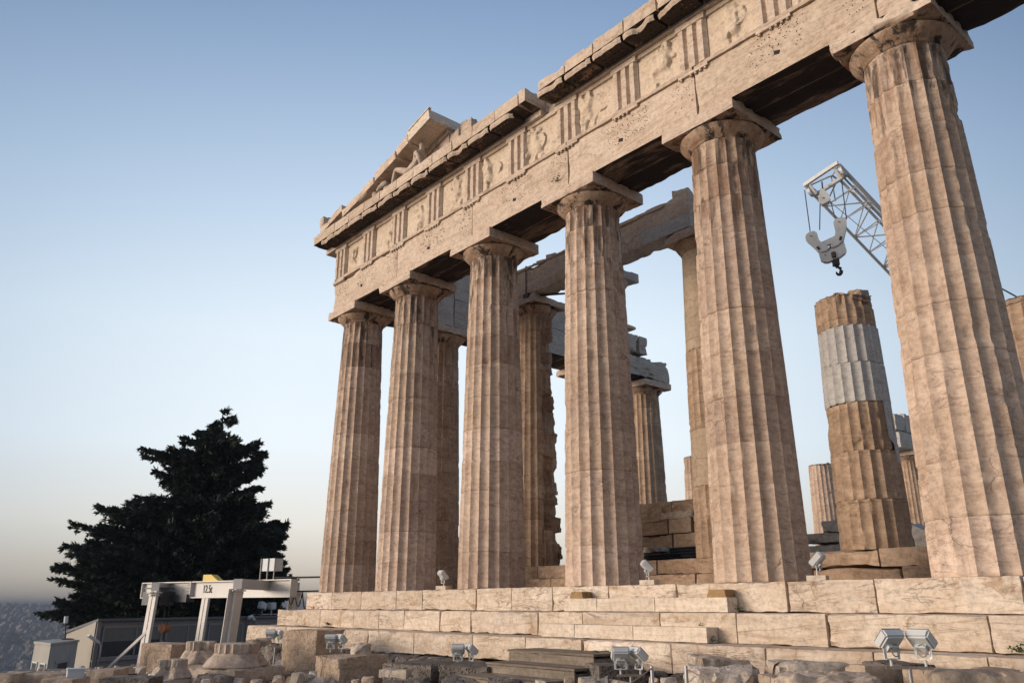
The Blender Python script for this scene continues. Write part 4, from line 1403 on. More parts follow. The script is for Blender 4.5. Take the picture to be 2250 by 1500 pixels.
# ------------------------------------------------------------------ crane inside the temple
def lattice_crane():
    T0 = at(1803, 383, dist=27.5)
    B0 = at(2085, 680, dist=33.0)
    t = thing('lattice_crane', (B0.x, B0.y, .8), 'white lattice crane jib with pulleys and hanging hook block between two front columns', 'crane')
    ax = (B0 - T0).normalized()
    rt = at(1845, 365, dist=27.3) - at(1762, 398, dist=27.7)
    half = rt.length / 2
    rt.normalize()
    rt = (rt - ax * rt.dot(ax)).normalized()
    up = ax.cross(rt)
    if up.z < 0: up = -up
    L = (B0 - T0).length
    mb = MB()
    hu = 1.0
    def P(s, a, b): return T0 + ax * s + rt * (a * half) + up * (b * hu)
    for a, b, r in ((-1, 0, .055), (1, 0, .075), (0, 1, .055)):
        mb.tube([P(.1, a, b) if b == 0 else P(1.0, a, b), P(L, a, b)], r, 8)
    mb.tube([P(.3, .72, .05), P(L, .72, .05)], .04, 6)
    for k in range(8): mb.tube([P(1.1 + k * .01, .80 - .02 * k, .1), P(L, .80 - .02 * k, .1)], .006, 4)
    st = .86
    k = 0
    s = .3
    while s < L - .2:
        s2 = min(L, s + st)
        a0, a1 = (-1, 1) if k % 2 else (1, -1)
        mb.tube([P(s, a0, 0), P(s2, a1, 0)], .027, 6)
        mb.tube([P(s2, -1, 0), P(s2, 1, 0)], .022, 6)
        if s > .8:
            for a in (-1, 1):
                mb.tube([P(s, a, 0), P(s + st / 2, 0, 1)], .024, 6); mb.tube([P(s + st / 2, 0, 1), P(s2, a, 0)], .024, 6)
        s = s2; k += 1
    for a in (-1, 1): mb.tube([P(.1, a, 0), P(.55, .05, .62)], .035, 6); 
    mb.tube([P(.55, .05, .62), P(1.3, 0, 1)], .04, 6); mb.tube([P(.55, 0, .62), P(1.2, -.4, 0)], .025, 6)
    mb.build('jib', M['crane_white'], t, smooth=40)
    mb = MB()
    mb.bar(P(0, -1.04, 0), P(0, 1.04, 0), .10, .13)
    mb.tube([P(.55, -1, -.05), P(.55, 1, -.05)], .08, 8)
    for a in (-.75, .75): mb.bar(P(.0, a, -.02), P(.45, a, -.22), .10, .03)
    for a in (-.97, .97):
        c = P(.35, a, -.05)
        mb.tube([c - rt * .05, c + rt * .05], .19, 18)
    mb.build('jib_head', M['crane_white'], t, smooth=40)
    # upper pulley (drop shaped plates)
    view = Vector((CAM.x - T0.x, CAM.y - T0.y, 0)).normalized()
    sr = Vector((-view.y, view.x, 0))
    if sr.dot(rt) < 0: sr = -sr
    UPZ = Vector((0, 0, 1))

    def plate(parent, c, outline, th, nm, mat, sc=1.0, tilt=0.0):
        m2 = MB()
        ca, sa = math.cos(tilt), math.sin(tilt)
        m2.prism([c + sr * ((x * ca - z * sa) * sc) + UPZ * ((x * sa + z * ca) * sc) + view * th / 2 for x, z in outline], -view * th)
        return m2.build(nm, mat, parent)
    s0 = 27.5 / 1754.05 * 1.03           # metres per photo pixel at that range
    cp = at(1811, 440, dist=27.6)

    def ol(cx, cz, pts): return [((x - cx) / 4.687 * s0, -(z_ - cz) / 4.687 * s0) for x, z_ in pts]
    drop = ol(520, 562, [(505, 428), (540, 470), (572, 520), (580, 565), (565, 592), (530, 608), (495, 618), (474, 592), (468, 545), (488, 470)])
    up_p = plate(t, cp, drop, .22, 'upper_pulley', M['crane_white'])
    mb = MB(); mb.bar(cp + UPZ * 28 * s0, at(1806, 400, dist=27.6), .06, .05); mb.build('shackle', M['rust'], up_p)
    hb = at(1826, 548, dist=27.6)
    base = ol(590, 1069, [(470, 1088), (560, 1060), (660, 1020), (718, 1018), (730, 1110), (715, 1140), (670, 1170), (600, 1195), (545, 1208), (510, 1200), (482, 1175)])
    mbk = plate(t, hb, base, .20, 'hook_block', M['crane_white'])
    larm = ol(590, 1069, [(365, 910), (377, 880), (410, 858), (455, 855), (480, 880), (490, 960), (505, 985), (555, 1030), (572, 1070), (545, 1092), (500, 1098), (470, 1075), (430, 1010), (375, 935)])
    rarm = ol(590, 1069, [(645, 800), (665, 765), (715, 752), (755, 765), (768, 800), (763, 850), (720, 985), (700, 1015), (660, 1050), (610, 1068), (598, 1022), (640, 950), (655, 900), (650, 850)])
    for arm in (larm, rarm): plate(mbk, hb, arm, .30, 'sheave_arm', M['crane_white'])
    yoke = ol(590, 1069, [(500, 985), (645, 936), (640, 960), (612, 1012), (560, 1022), (520, 1000)])
    plate(mbk, hb, yoke, .16, 'spreader', M['crane_white'])
    mb = MB()
    for (zx, zy, w_, h_, rz_) in ((475, 1052, 24, 40, -.5), (692, 985, 24, 44, .4), (422, 908, 26, 9, .3), (702, 808, 26, 9, .3), (586, 1060, 14, 30, 0), (530, 1138, 20, 7, .2)):
        (dx, dz), = ol(590, 1069, [(zx, zy)])
        mt_ = Matrix((sr, view, UPZ)).transposed() @ Matrix.Rotation(rz_, 3, 'Y')
        mb.box(hb + sr * dx + UPZ * dz + view * .152, (w_ / 4.687 * s0, .01, h_ / 4.687 * s0), mt_)
    (dx, dz), = ol(520, 562, [(517, 553)])
    mb.box(cp + sr * dx + UPZ * dz + view * .113, (5 * s0, .01, 2.4 * s0), mt_)
    mb.build('slot', M['rust'], mbk)
    mb = MB()
    hk = hb + UPZ * (-16 * s0) + sr * (4 * s0)
    mb.box(hk + view * .1, (.12, .12, .2)); mb.box(hk + UPZ * (-16 * s0) + sr * 2 * s0, (.2, .2, .22), (0, 0, .7)); 
    mb.tube([hk + UPZ * (-20 * s0) + sr * 2 * s0, hk + UPZ * (-28 * s0) + sr * 3 * s0], .05)
    hc_ = hk + UPZ * (-36 * s0) + sr * 5 * s0
    mb.tube([hc_ + sr * (math.sin(a) * 5 * s0) + UPZ * (math.cos(a) * 8.5 * s0) for a in [0.0, .5, 1, 1.6, 2.2, 2.8, 3.4, 4.0, 4.6]], [.045, .05, .06, .065, .065, .06, .05, .04, .02], 8)
    mb.build('hook', M['rust'], mbk, smooth=40)
    mb = MB()
    for a, b in (((1768, 418), (1780, 508)), ((1802, 446), (1801, 505)), ((1825, 443), (1838, 490)), ((1849, 395), (1860, 482))):
        mb.tube([at(*a, dist=27.6), at(*b, dist=27.6)], .019, 5)
    mb.tube([at(1786, 412, dist=27.8), at(1955, 552, dist=31.2)], .012, 5)
    mb.build('hoist_rope', M['dark_metal'], t)
    mb = MB(); mb.tube([B0, Vector((B0.x, B0.y, 0.75))], .35, 10); mb.box((B0.x, B0.y, 1.2), (1.4, 1.4, .9)); mb.build('mast', M['crane_white'], t)
    mb = MB(); mb.tube([at(2190, 628, dist=30), at(2330, 705, dist=27)], .025, 6)
    mb.build('guy_rope', M['dark_metal'], t)


# ------------------------------------------------------------------ gantry, sheds, tree on the lower terrace
ZL = -4.25


def gantry():
    L0, L1 = at(318, 1297, dist=41.5), at(645, 1291, dist=33.5)
    z = (L0.z + L1.z) / 2
    L0.z = L1.z = z
    t = thing('gantry_crane', ((L0.x + L1.x) / 2, (L0.y + L1.y) / 2, ZL), 'white portal gantry crane with an orange hook in front of the dark tree', 'crane')
    ax = (L1 - L0).normalized()
    sd_ = Vector((0, 0, 1)).cross(ax).normalized()
    if sd_.dot(CAM - L0) < 0: sd_ = -sd_
    ln = (L1 - L0).length
    H = .68
    mb = MB()
    mb.bar(L0, L1, .05, H - .06)
    for s_ in (-1, 1): mb.bar(L0 + Vector((0, 0, s_ * (H / 2 - .02))), L1 + Vector((0, 0, s_ * (H / 2 - .02))), .34, .04)
    mb.box(L1, (.04, .34, H), Matrix((ax, sd_, Vector((0, 0, 1)))).transposed()); mb.box(L0, (.04, .34, H), Matrix((ax, sd_, Vector((0, 0, 1)))).transposed())
    beam = mb.build('main_beam', M['gantry_white'], t)
    q = L0 + ax * ln * .365
    mb = MB(); mb.bar(q - Vector((0, 0, H / 2)) + sd_ * .1, q + Vector((0, 0, H / 2)) + sd_ * .1, .10, .16)
    for k in range(5): mb.bar(q + Vector((0, 0, -.26 + .12 * k)) + sd_ * .1 - ax * .45, q + Vector((0, 0, -.26 + .12 * k)) + sd_ * .1, .06, .025)
    mb.build('stiffener', M['gantry_grey'], beam)
    cu = bpy.data.curves.new('load_text', 'FONT'); cu.body = '12.5t'; cu.size = .46; cu.extrude = .006; cu.space_character = 1.05
    to = bpy.data.objects.new('tmp_text', cu); COL.objects.link(to)
    dg = bpy.context.evaluated_depsgraph_get()
    me = bpy.data.meshes.new_from_object(to.evaluated_get(dg))
    bpy.data.objects.remove(to)
    me.materials.clear(); me.materials.append(M['black'])
    tx = bpy.data.objects.new('load_lettering', me); COL.objects.link(tx)
    p = L0 + ax * ln * .435 + sd_ * .045 + Vector((0, 0, -.13))
    tx.parent = beam
    tx.matrix_basis = Matrix.Translation(p - WORLD[beam.name]) @ Matrix((ax * .62, Vector((0, 0, 1)), sd_)).transposed().to_4x4()
    WORLD[tx.name] = p
    tx['label'] = 'black lettering 12.5t'
    # end carriages across the beam, with legs
    A, Bk = at(341, 1290, dist=39.0), at(455, 1300, dist=43.8)
    C_, D_ = at(522, 1284, dist=32.6), at(650, 1292, dist=37.2)
    for q_ in (A, Bk, C_, D_): q_.z = z
    for p, q in ((A, Bk), (C_, D_)):
        mb = MB(); hz = Vector((0, 0, .12))
        mb.bar(p + hz, q + hz, .34, .36); mb.build('end_carriage', M['gantry_grey'], t)
    for i, (p, pair, k) in enumerate(((A, True, 1.0), (Bk, True, .9), (C_, False, 1.15), (D_, False, 1.0))):
        mb = MB()
        top_ = p + Vector((0, 0, -.06))
        bot = Vector((p.x, p.y, ZL)) - ax * .35
        mb.box(top_ - Vector((0, 0, .06)), (.5, .5, .05)); mb.box(top_ - Vector((0, 0, .16)), (.38, .38, .05))
        if pair:
            for s_ in (-1, 1):
                o = ax * .17 * s_
                mb.bar(bot + o - Vector((0, 0, 0)), top_ + o * .8, .12, .22)
            for j in range(5):
                c = bot.lerp(top_, .1 + .2 * j)
                mb.bar(c - ax * .2, c + ax * .2, .08, .10)
        else:
            mb.bar(bot, top_, .30 * k, .30 * k)
            mb.bar(bot + sd_ * .15 * k, top_ + sd_ * .15 * k, .34 * k, .03)
        mb.build('leg', M['gantry_white'], t)
    mb = MB(); mb.bar(Vector((A.x, A.y, A.z - 1.6)), Vector((A.x, A.y, ZL + 1.2)) - ax * 2.3 + sd_ * .3, .09, .12)
    mb.bar(Vector((A.x, A.y, ZL + 1.05)) - ax * 2.5 + sd_ * .3, Vector((A.x, A.y, ZL + 1.05)) + ax * .3, .12, .28)
    mb.build('brace', M['gantry_grey'], t)
    # hoist trolley
    hz = L0 + ax * 1.9 + sd_ * .5 - Vector((0, 0, .35))
    mb = MB(); mt = Matrix((ax, sd_, Vector((0, 0, 1)))).transposed()
    mb.box(hz, (1.3, .7, .55), mt); mb.box(hz + Vector((0, 0, .42)) , (1.3, .6, .06), mt); mb.tube([hz + sd_ * .30, hz + sd_ * .46], .26, 20); mb.box(hz + ax * 1.2 - sd_ * .4, (1.0, .4, .3), mt)
    mb.build('hoist', M['dark_metal'], t, smooth=40)
    hk = hz + ax * .75 + Vector((0, 0, -1.2))
    mb = MB()
    mb.tube([hk - sd_ * .14, hk + sd_ * .14], .19, 18); mb.tube([hk - sd_ * .17 - ax * .16, hk + sd_ * .1 - ax * .16], .15, 16)
    blk = mb.build('hook_block', M['orange'], t, smooth=40)
    mb = MB(); mb.tube([hk - Vector((0, 0, .2)), hk - Vector((0, 0, .45))], .05)
    mb.tube([hk - Vector((0, 0, .62)) + ax * .13 * math.sin(a) + Vector((0, 0, .18 * math.cos(a))) for a in [0, .7, 1.4, 2.1, 2.8, 3.5, 4.2, 4.8]], .04, 8)
    for s_ in (-.12, .12): mb.tube([hk + ax * s_, hz + ax * (.75 + s_ * 1.6)], .012, 5)
    mb.build('hook', M['rust'], blk)
    # festoon cables at the right end
    mb = MB()
    for k in range(6):
        a = L1 - ax * (.7 - .42 * k) - sd_ * .35 - Vector((0, 0, .18)); b = a + ax * .42
        pts = [a.lerp(b, q / 8) - Vector((0, 0, .42 * math.sin(math.pi * q / 8) * (1 + .2 * (k % 3)))) for q in range(9)]
        mb.tube(pts, .025, 6)
    mb.tube([L1 - ax * 1.5 - sd_ * .35 + Vector((0, 0, .42)), L1 + ax * 1.3 - sd_ * .35 + Vector((0, 0, .40))], .04, 6)
    mb.tube([L1 - ax * .3 - sd_ * .35 - Vector((0, 0, .12)), L1 + ax * 2.0 - sd_ * .35 - Vector((0, 0, .10))], .035, 6)
    mb.tube([L1 + ax * 1.2 - sd_ * .35 + Vector((0, 0, .40)), L1 + ax * 1.5 - sd_ * .35 - Vector((0, 0, .5))], .03, 6)
    mb.build('festoon_cable', M['black'], t, smooth=40)
    # cabinet and yellow case on the beam
    c = at(585, 1260, dist=35.2)
    tb = thing('control_cabinet', (c.x, c.y, z + H / 2), 'white double switch cabinet on thin posts standing on the gantry beam', 'cabinet')
    b0 = L1 - ax * 1.35
    mb = MB(); mt = Matrix((ax, sd_, Vector((0, 0, 1)))).transposed()
    mb.box(b0 + Vector((0, 0, H / 2 + .56)) - ax * .2, (.36, .4, .48), mt); mb.box(b0 + Vector((0, 0, H / 2 + .56)) + ax * .2, (.36, .4, .48), mt)
    mb.build('box', M['cabinet'], tb)
    mb = MB()
    for a in (-.42, 0, .4): mb.bar(b0 + ax * a + sd_ * .22 + Vector((0, 0, H / 2 + .0)), b0 + ax * a + sd_ * .22 + Vector((0, 0, H / 2 + .8)), .04, .04)
    mb.build('stand', M['galv'], tb)
    mb = MB(); y0 = L0 + ax * ln * .47 + Vector((0, 0, H / 2))
    mb.prism([y0 - ax * .28 + sd_ * .15, y0 + ax * .75 + sd_ * .15, y0 + ax * .25 + sd_ * .15 + Vector((0, 0, .26)), y0 - ax * .28 + sd_ * .15 + Vector((0, 0, .26))], -sd_ * .3)
    tag(mb.build('yellow_case', M['yellow']), 'small yellow case lying on top of the gantry beam', 'case')


def sheds():
    P0, P1 = at(212, 1362, dist=45), at(640, 1356, dist=56)
    ztop = P0.z
    P0.z = P1.z = 0
    ax = (P1 - P0).normalized()
    G = at(147, 1388, dist=50.5)
    gz = G.z; G.z = 0
    bk = (G - P0)
    t = thing('site_shed', (P0.x, P0.y, ZL), 'long low grey site shed with sliding windows and cream end wall below the tree', 'shed')
    ln = (P1 - P0).length
    U = Vector((0, 0, 1))
    mb = MB()
    zb = gz
    mb.add([P0 + U * ZL, P0 + bk + U * ZL, P0 + bk + U * (zb - .05), P0 + U * (ztop - .05)], [(0, 1, 2, 3)])
    mb.prism([P0 + U * ZL + ax * .001, P0 + bk + U * ZL + ax * .001, P0 + bk + U * (zb - .06) + ax * .001, P0 + U * (ztop - .06) + ax * .001], ax * .3)
    mb.build('end_wall', M['cabin'], t)
    mb = MB(); mb.prism([P0 + U * ZL + ax * .31, P0 + bk + U * ZL + ax * .31, P0 + bk + U * (zb - .06) + ax * .31, P0 + U * (ztop - .06) + ax * .31], ax * (ln - .31))
    mb.build('wall', M['cladding'], t)
    n = U.cross(ax)
    if n.dot(CAM - P0) < 0: n = -n
    mb = MB()
    o = n * .25 - ax * .12
    mb.prism([P0 + o + U * (ztop - .04), P0 + bk * 1.04 + U * (zb - .08) - ax * .12, P0 + bk * 1.04 + U * (zb + .04) - ax * .12, P0 + o + U * (ztop + .08)], ax * (ln + .24))
    mb.build('roof', M['roof'], t)
    mb = MB(); mb.bar(P0 + n * .06 + ax * .12 + U * ZL, P0 + n * .06 + ax * .12 + U * ztop, .24, .16); mb.build('corner_post', M['cladding'], t)
    mb = MB(); mb.bar(P0 + n * .08 + U * (ZL + 1.35), P0 + n * .08 + ax * ln + U * (ZL + 1.35), .12, .09); mb.build('sill_rail', M['frame'], t)
    x = .45
    wz0, wz1 = ZL + 1.45, ztop - .32
    i = 0
    while x < ln - 2:
        w = (4.0, 3.1, 3.1, 2.6, 2.6)[min(i, 4)]
        mb = MB()
        a, b = P0 + ax * x + n * .04, P0 + ax * (x + w - .35) + n * .04
        for p, q in ((a + U * wz0, b + U * wz0), (a + U * wz1, b + U * wz1), (a + U * wz0, a + U * wz1), (b + U * wz0, b + U * wz1), (a.lerp(b, .55) + U * wz0, a.lerp(b, .55) + U * wz1)):
            mb.bar(p, q, .08, .08, up=n)
        fr = mb.build('window', M['frame'], t)
        mb = MB(); mb.bar(a.lerp(b, .5) + U * (wz0 + wz1) / 2 - ax * (w - .4) / 2 - n * .015, a.lerp(b, .5) + U * (wz0 + wz1) / 2 + ax * (w - .4) / 2 - n * .015, .02, wz1 - wz0); mb.build('pane', M['pane'], fr)
        mb = MB(); zz = wz0 + (wz1 - wz0) * (.52 if i == 0 else .2)
        mb.bar(a.lerp(b, .5) + U * (zz + wz1) / 2 - ax * (w - .45) / 2 + n * .005, a.lerp(b, .5) + U * (zz + wz1) / 2 + ax * (w - .45) / 2 + n * .005, .012, wz1 - zz); mb.build('blind', M['blind'], fr)
        x += w; i += 1
    # outdoor lamp at the corner, painted marks down the corner
    mb = MB(); c = P0 + n * .25 + U * (ztop - 1.0)
    mb.bar(c + ax * .1, c - ax * .55 + U * .35, .16, .10); mb.tube([c + ax * .15, c + ax * .25 - U * .2, c + ax * .2 - U * 2.2], .03); mb.build('wall_lamp', M['lamp'], t)
    # twin lamps on the roof
    c = P0 + ax * (ln * .83) + U * (ztop + .1)
    t2 = thing('roof_floodlight', c, 'pair of pale floodlights on a rail on the shed roof under the gantry beam', 'floodlight')
    mb = MB(); mb.bar(c - ax * 1.2 + U * .06, c + ax * 1.4 + U * .06, .08, .06); mb.build('rail', M['galv'], t2)
    for s_ in (-.4, .5):
        hc = c + ax * s_ + U * .55
        mb = MB(); mb.box(hc, (.5, .35, .42), (0, .3 if s_ < 0 else 0, math.atan2(ax.y, ax.x)), bev=.04); mb.tube([hc + n * .17, hc + n * .20], .14, 14); mb.bar(c + ax * s_, hc, .05, .05)
        mb.build('lamp_head', M['cabinet'], t2)
    # white pipe
    mb = MB(); c = P0 + ax * (ln * .72) + n * .3
    mb.tube([c - ax * .3 + U * (ztop - .02), c + U * (ztop + .05), c + ax * .22 + U * (ztop - .15), c + ax * .25 + U * (ztop - .8), c + ax * .1 + U * (ZL + .3)], .11, 10)
    mb.build('drain_pipe', M['cabinet'], t, smooth=40)
    # booth
    F = at(112, 1414, dist=40); zt = F.z; F.z = 0
    Lf, Rt = at(77, 1410, dist=42.3), at(171, 1412, dist=43.0)
    Lf.z = Rt.z = 0
    d1, d2 = Lf - F, Rt - F
    t = thing('guard_booth', (F.x, F.y, ZL), 'small stained cream booth with barred windows left of the shed', 'booth')
    mb = MB(); mb.prism([F + U * ZL, Lf + U * ZL, Lf + d2 + U * ZL, Rt + U * ZL], U * (zt - ZL - .06)); mb.build('wall', M['booth'], t)
    mb = MB(); nn = d1.normalized() * -.012
    mb.prism([F + U * ZL + nn + d2 * .03, Rt + U * ZL + nn, Rt + U * (zt - .08) + nn, F + U * (zt - .08) + nn + d2 * .03], -nn * .9); mb.build('side_panel', M['booth_grey'], t)
    mb = MB(); e = (d1 + d2) * .03
    mb.prism([F - e + U * (zt - .05), Lf + d1 * .03 - d2 * .03 + U * (zt - .05), Lf + d2 + e + U * (zt - .05), Rt + d2 * .03 - d1 * .03 + U * (zt - .05)], U * .09); mb.build('roof', M['booth'], t)
    n1 = d2.normalized() * -.03
    for a, b in ((.10, .40), (.60, .90)):
        mb = MB(); p, q = F + d1 * a + n1, F + d1 * b + n1
        z0_, z1_ = ZL + .55, zt - .78
        for u_, v_ in ((p + U * z0_, p + U * z1_), (q + U * z0_, q + U * z1_), (p + U * z1_, q + U * z1_), (p + U * z0_, q + U * z0_)): mb.bar(u_, v_, .05, .06)
        w_ = mb.build('window', M['cabinet'], t)
        mb = MB(); mb.prism([p + U * z0_ - n1 * .5, q + U * z0_ - n1 * .5, q + U * z1_ - n1 * .5, p + U * z1_ - n1 * .5], n1 * .2); mb.build('pane', M['pane'], w_)
        mb = MB()
        for k in range(1, 4): c = p.lerp(q, k / 4) + n1 * .4; mb.bar(c + U * z0_, c + U * z1_, .015, .015)
        mb.build('bar', M['cabinet'], w_)
    n2 = d1.normalized() * -.03
    mb = MB(); p, q = F + d2 * .30 + n2, F + d2 * .70 + n2
    mb.bar(p + U * ZL, p + U * (zt - .78), .07, .10); mb.bar(q + U * ZL, q + U * (zt - .78), .07, .10); mb.bar(p - d2 * .06 + U * (zt - .76), q + d2 * .06 + U * (zt - .76), .1, .1)
    dr = mb.build('door_frame', M['booth_grey'], t)
    mb = MB(); mb.prism([p + U * ZL, q + U * ZL, q + U * (zt - .8), p + U * (zt - .8)], n2 * .3); mb.build('door', M['rust'], dr)
    # antenna behind the booth
    c = at(143, 1410, dist=44)
    t = thing('antenna_mast', c, 'thin mast with a white cylinder antenna on the booth roof', 'antenna')
    mb = MB(); mb.tube([Vector((c.x, c.y, zt - .1)), at(144, 1368, dist=44)], .03); mb.box((c.x, c.y, zt + .03), (.9, .5, .09)); mb.build('mast', M['dark_metal'], t)
    mb = MB(); mb.tube([at(144.5, 1368, dist=44), at(146, 1353, dist=44)], .09, 12); mb.build('cylinder_antenna', M['cabinet'], t, smooth=40)


def tree():
    D = 58.0
    base = at(445, 1395, dist=D); base.z = ZL
    t = thing('conifer_tree', base, 'big dark conifer with layered drooping branches and a bent pointed top', 'tree')
    rg = random.Random(9)
    # half widths to the left and right of the stem, by photo height
    prof = [(898, 2, 4), (915, 8, 22), (940, 30, 8), (965, 55, 12), (978, 60, 70), (992, 140, 90), (1012, 120, 95), (1035, 105, 95), (1058, 90, 78), (1080, 105, 95), (1105, 128, 110),
            (1125, 205, 105), (1150, 220, 160), (1170, 255, 150), (1200, 275, 150), (1230, 275, 150), (1262, 270, 168), (1300, 268, 178), (1335, 300, 150), (1360, 300, 140)]
    px = D / FPX * 1.0
    def mid(py): return 490 - 28 * sstep(900, 1150, py) - 15 * sstep(1150, 1350, py)
    fwd = Vector((base.x - CAM.x, base.y - CAM.y, 0)).normalized()
    rt = Vector((fwd.y, -fwd.x, 0))
    wood = MB()
    stem = [Vector((*base.xy, ZL - .2))]
    for py in (1300, 1200, 1100, 1000, 950, 905): stem.append(at(mid(py), py, dist=D))
    wood.tube(stem, [.55, .42, .34, .26, .17, .10, .03], 10)
    for (dx, pt) in ((-2.2, 1130), (1.8, 1160), (-4.2, 1200), (.8, 1050)):
        b = stem[0] + rt * dx * .25
        e = at(mid(pt) + dx * 17, pt, dist=D + dx * .5)
        wood.tube([b, b.lerp(e, .5) + rt * dx * .2, e], [.3, .2, .05], 8)
    lf = MB()
    LV, LF = [], []

    def spray(p, d, s):
        """one flat ragged twig: a handful of narrow leaf faces fanned round direction d"""
        d = d.normalized()
        u = d.cross(Vector((rg.uniform(-1, 1), rg.uniform(-1, 1), rg.uniform(-1, 1))))
        if u.length < .05: return
        u.normalize()
        for k in range(5):
            a = (k - 2) * .26 + rg.uniform(-.16, .16)
            e = (d * math.cos(a) + u * math.sin(a)) * s * rg.uniform(.6, 1.1)
            w = d.cross(u) * s * .06 + (u * math.cos(a) - d * math.sin(a)) * s * .13
            o = len(LV)
            q = p + d * s * rg.uniform(-.2, .25)
            LV.extend([q - w * .3, q + e * .55 + w, q + e, q + e * .5 - w])
            LF.append((o, o + 1, o + 2, o + 3))
    pys = [p[0] for p in prof]
    def ext(py, side):
        for i in range(len(prof) - 1):
            if prof[i][0] <= py <= prof[i + 1][0]:
                f = (py - prof[i][0]) / (prof[i + 1][0] - prof[i][0])
                return prof[i][side] * (1 - f) + prof[i + 1][side] * f
        return prof[-1][side]
    def branch(c0, tip, dens, lift, thick=1.0):
        """limb from the stem to its tip, sagging then turning up, hung with twigs"""
        Lh = (tip - c0).length
        start = c0
        pts = []
        for k in range(7):
            f = k / 6
            pts.append(start.lerp(tip, f) + Vector((0, 0, -lift * math.sin(min(1, f * 1.15) * math.pi) * .9)))
        if Lh > 1.0: wood.tube(pts, [.09, .08, .065, .05, .035, .022, .01], 5, caps=False)
        for k in range(int(8 + Lh * dens)):
            f = rg.random() ** .6
            i = min(5, int(f * 6)); p = pts[i].lerp(pts[i + 1], f * 6 - i)
            dirn = (pts[i + 1] - pts[i]).normalized()
            sp = (.10 + .055 * Lh * (1 - f) ** 1.2) * thick
            p = p + Vector((rg.gauss(0, sp), rg.gauss(0, sp), -abs(rg.gauss(0, sp * 1.0)) + .25 * sp))
            d = dirn * rg.uniform(.5, 1.1) + Vector((rg.uniform(-.5, .5), rg.uniform(-.5, .5), rg.uniform(-.75, .35)))
            spray(p, d, rg.uniform(.20, .42))
    # limbs that stand out against the sky, then the mass inside
    hero = [(498, 897), (513, 917), (441, 946), (468, 932), (513, 958), (403, 964), (405, 984), (566, 974), (543, 985), (317, 992), (362, 1000), (577, 999), (343, 1036), (575, 1030), (360, 1052), (572, 1066), (586, 1102),
            (386, 1078), (336, 1098), (333, 1112), (250, 1119), (268, 1135), (575, 1125), (630, 1147), (604, 1143), (232, 1152), (206, 1164), (196, 1188), (612, 1185), (174, 1216), (186, 1240), (598, 1205), (620, 1232),
            (182, 1262), (190, 1283), (628, 1250), (630, 1268), (170, 1302), (612, 1288), (140, 1319), (150, 1338), (168, 1350), (588, 1322), (592, 1345), (205, 1352), (585, 1362)]
    for (hx, hy) in hero:
        for rep_ in range(2):
            m_ = mid(hy)
            off = rg.uniform(-.5, .5) * abs(hx - m_) * px * .5
            tip = at(hx + rg.uniform(-4, 4) * rep_, hy + 5 * rep_, dist=D) + fwd * off
            w_ = abs(hx - m_)
            sy = hy + (6 if hy < 960 else .16 * w_ + rg.uniform(-8, 14))
            c0 = at(m_, min(sy, 1400), dist=D)
            branch(c0, tip, 46, .05 * (tip - c0).length * rg.uniform(.6, 1.5) + .05)
    py = 915.0
    while py < 1392:
        levels = 2 if py < 960 else 6 if py < 1100 else 10
        for _ in range(levels):
            ang = rg.uniform(0, 2 * math.pi)
            ca, sa = math.cos(ang), math.sin(ang)
            e = ext(min(py, 1360), 2 if ca > 0 else 1) * px
            ed = .5 * (ext(min(py, 1360), 1) + ext(min(py, 1360), 2)) * px
            Lh = (e * abs(ca) + min(ed, e * 1.2 + .8) * (1 - abs(ca))) * rg.choice((.97, .92, .86, .76, .62))
            c0 = at(mid(py), py, dist=D)
            tip = c0 + rt * (ca * Lh) + fwd * (sa * Lh) + Vector((0, 0, rg.uniform(-.1, .12) * Lh))
            branch(c0 - Vector((0, 0, .12 * Lh)), tip, 34, rg.uniform(.02, .10) * Lh, 1.15)
        py += 7.0
    lf.add(LV, LF)
    wood.build('trunk', M['bark'], t, smooth=50)
    lf.build('crown', M['leaf'], t)


# ------------------------------------------------------------------ foreground ruins
def px_box(x0, y0, x1, y1, dist=None, zb=None, ref='b'):
    """centre, width, height (metres) of a thing that fills that photo box, standing at dist or with its foot at height zb"""
    if dist is None:
        c = at((x0 + x1) / 2, y1, z=zb)
        dist = math.hypot(c.x - CAM.x, c.y - CAM.y)
    a, b = at(x0, (y0 + y1) / 2, dist=dist), at(x1, (y0 + y1) / 2, dist=dist)
    top, bot = at((x0 + x1) / 2, y0, dist=dist), at((x0 + x1) / 2, y1, dist=dist)
    return Vector(((a.x + b.x) / 2, (a.y + b.y) / 2, (top.z + bot.z) / 2)), (b - a).length, top.z - bot.z


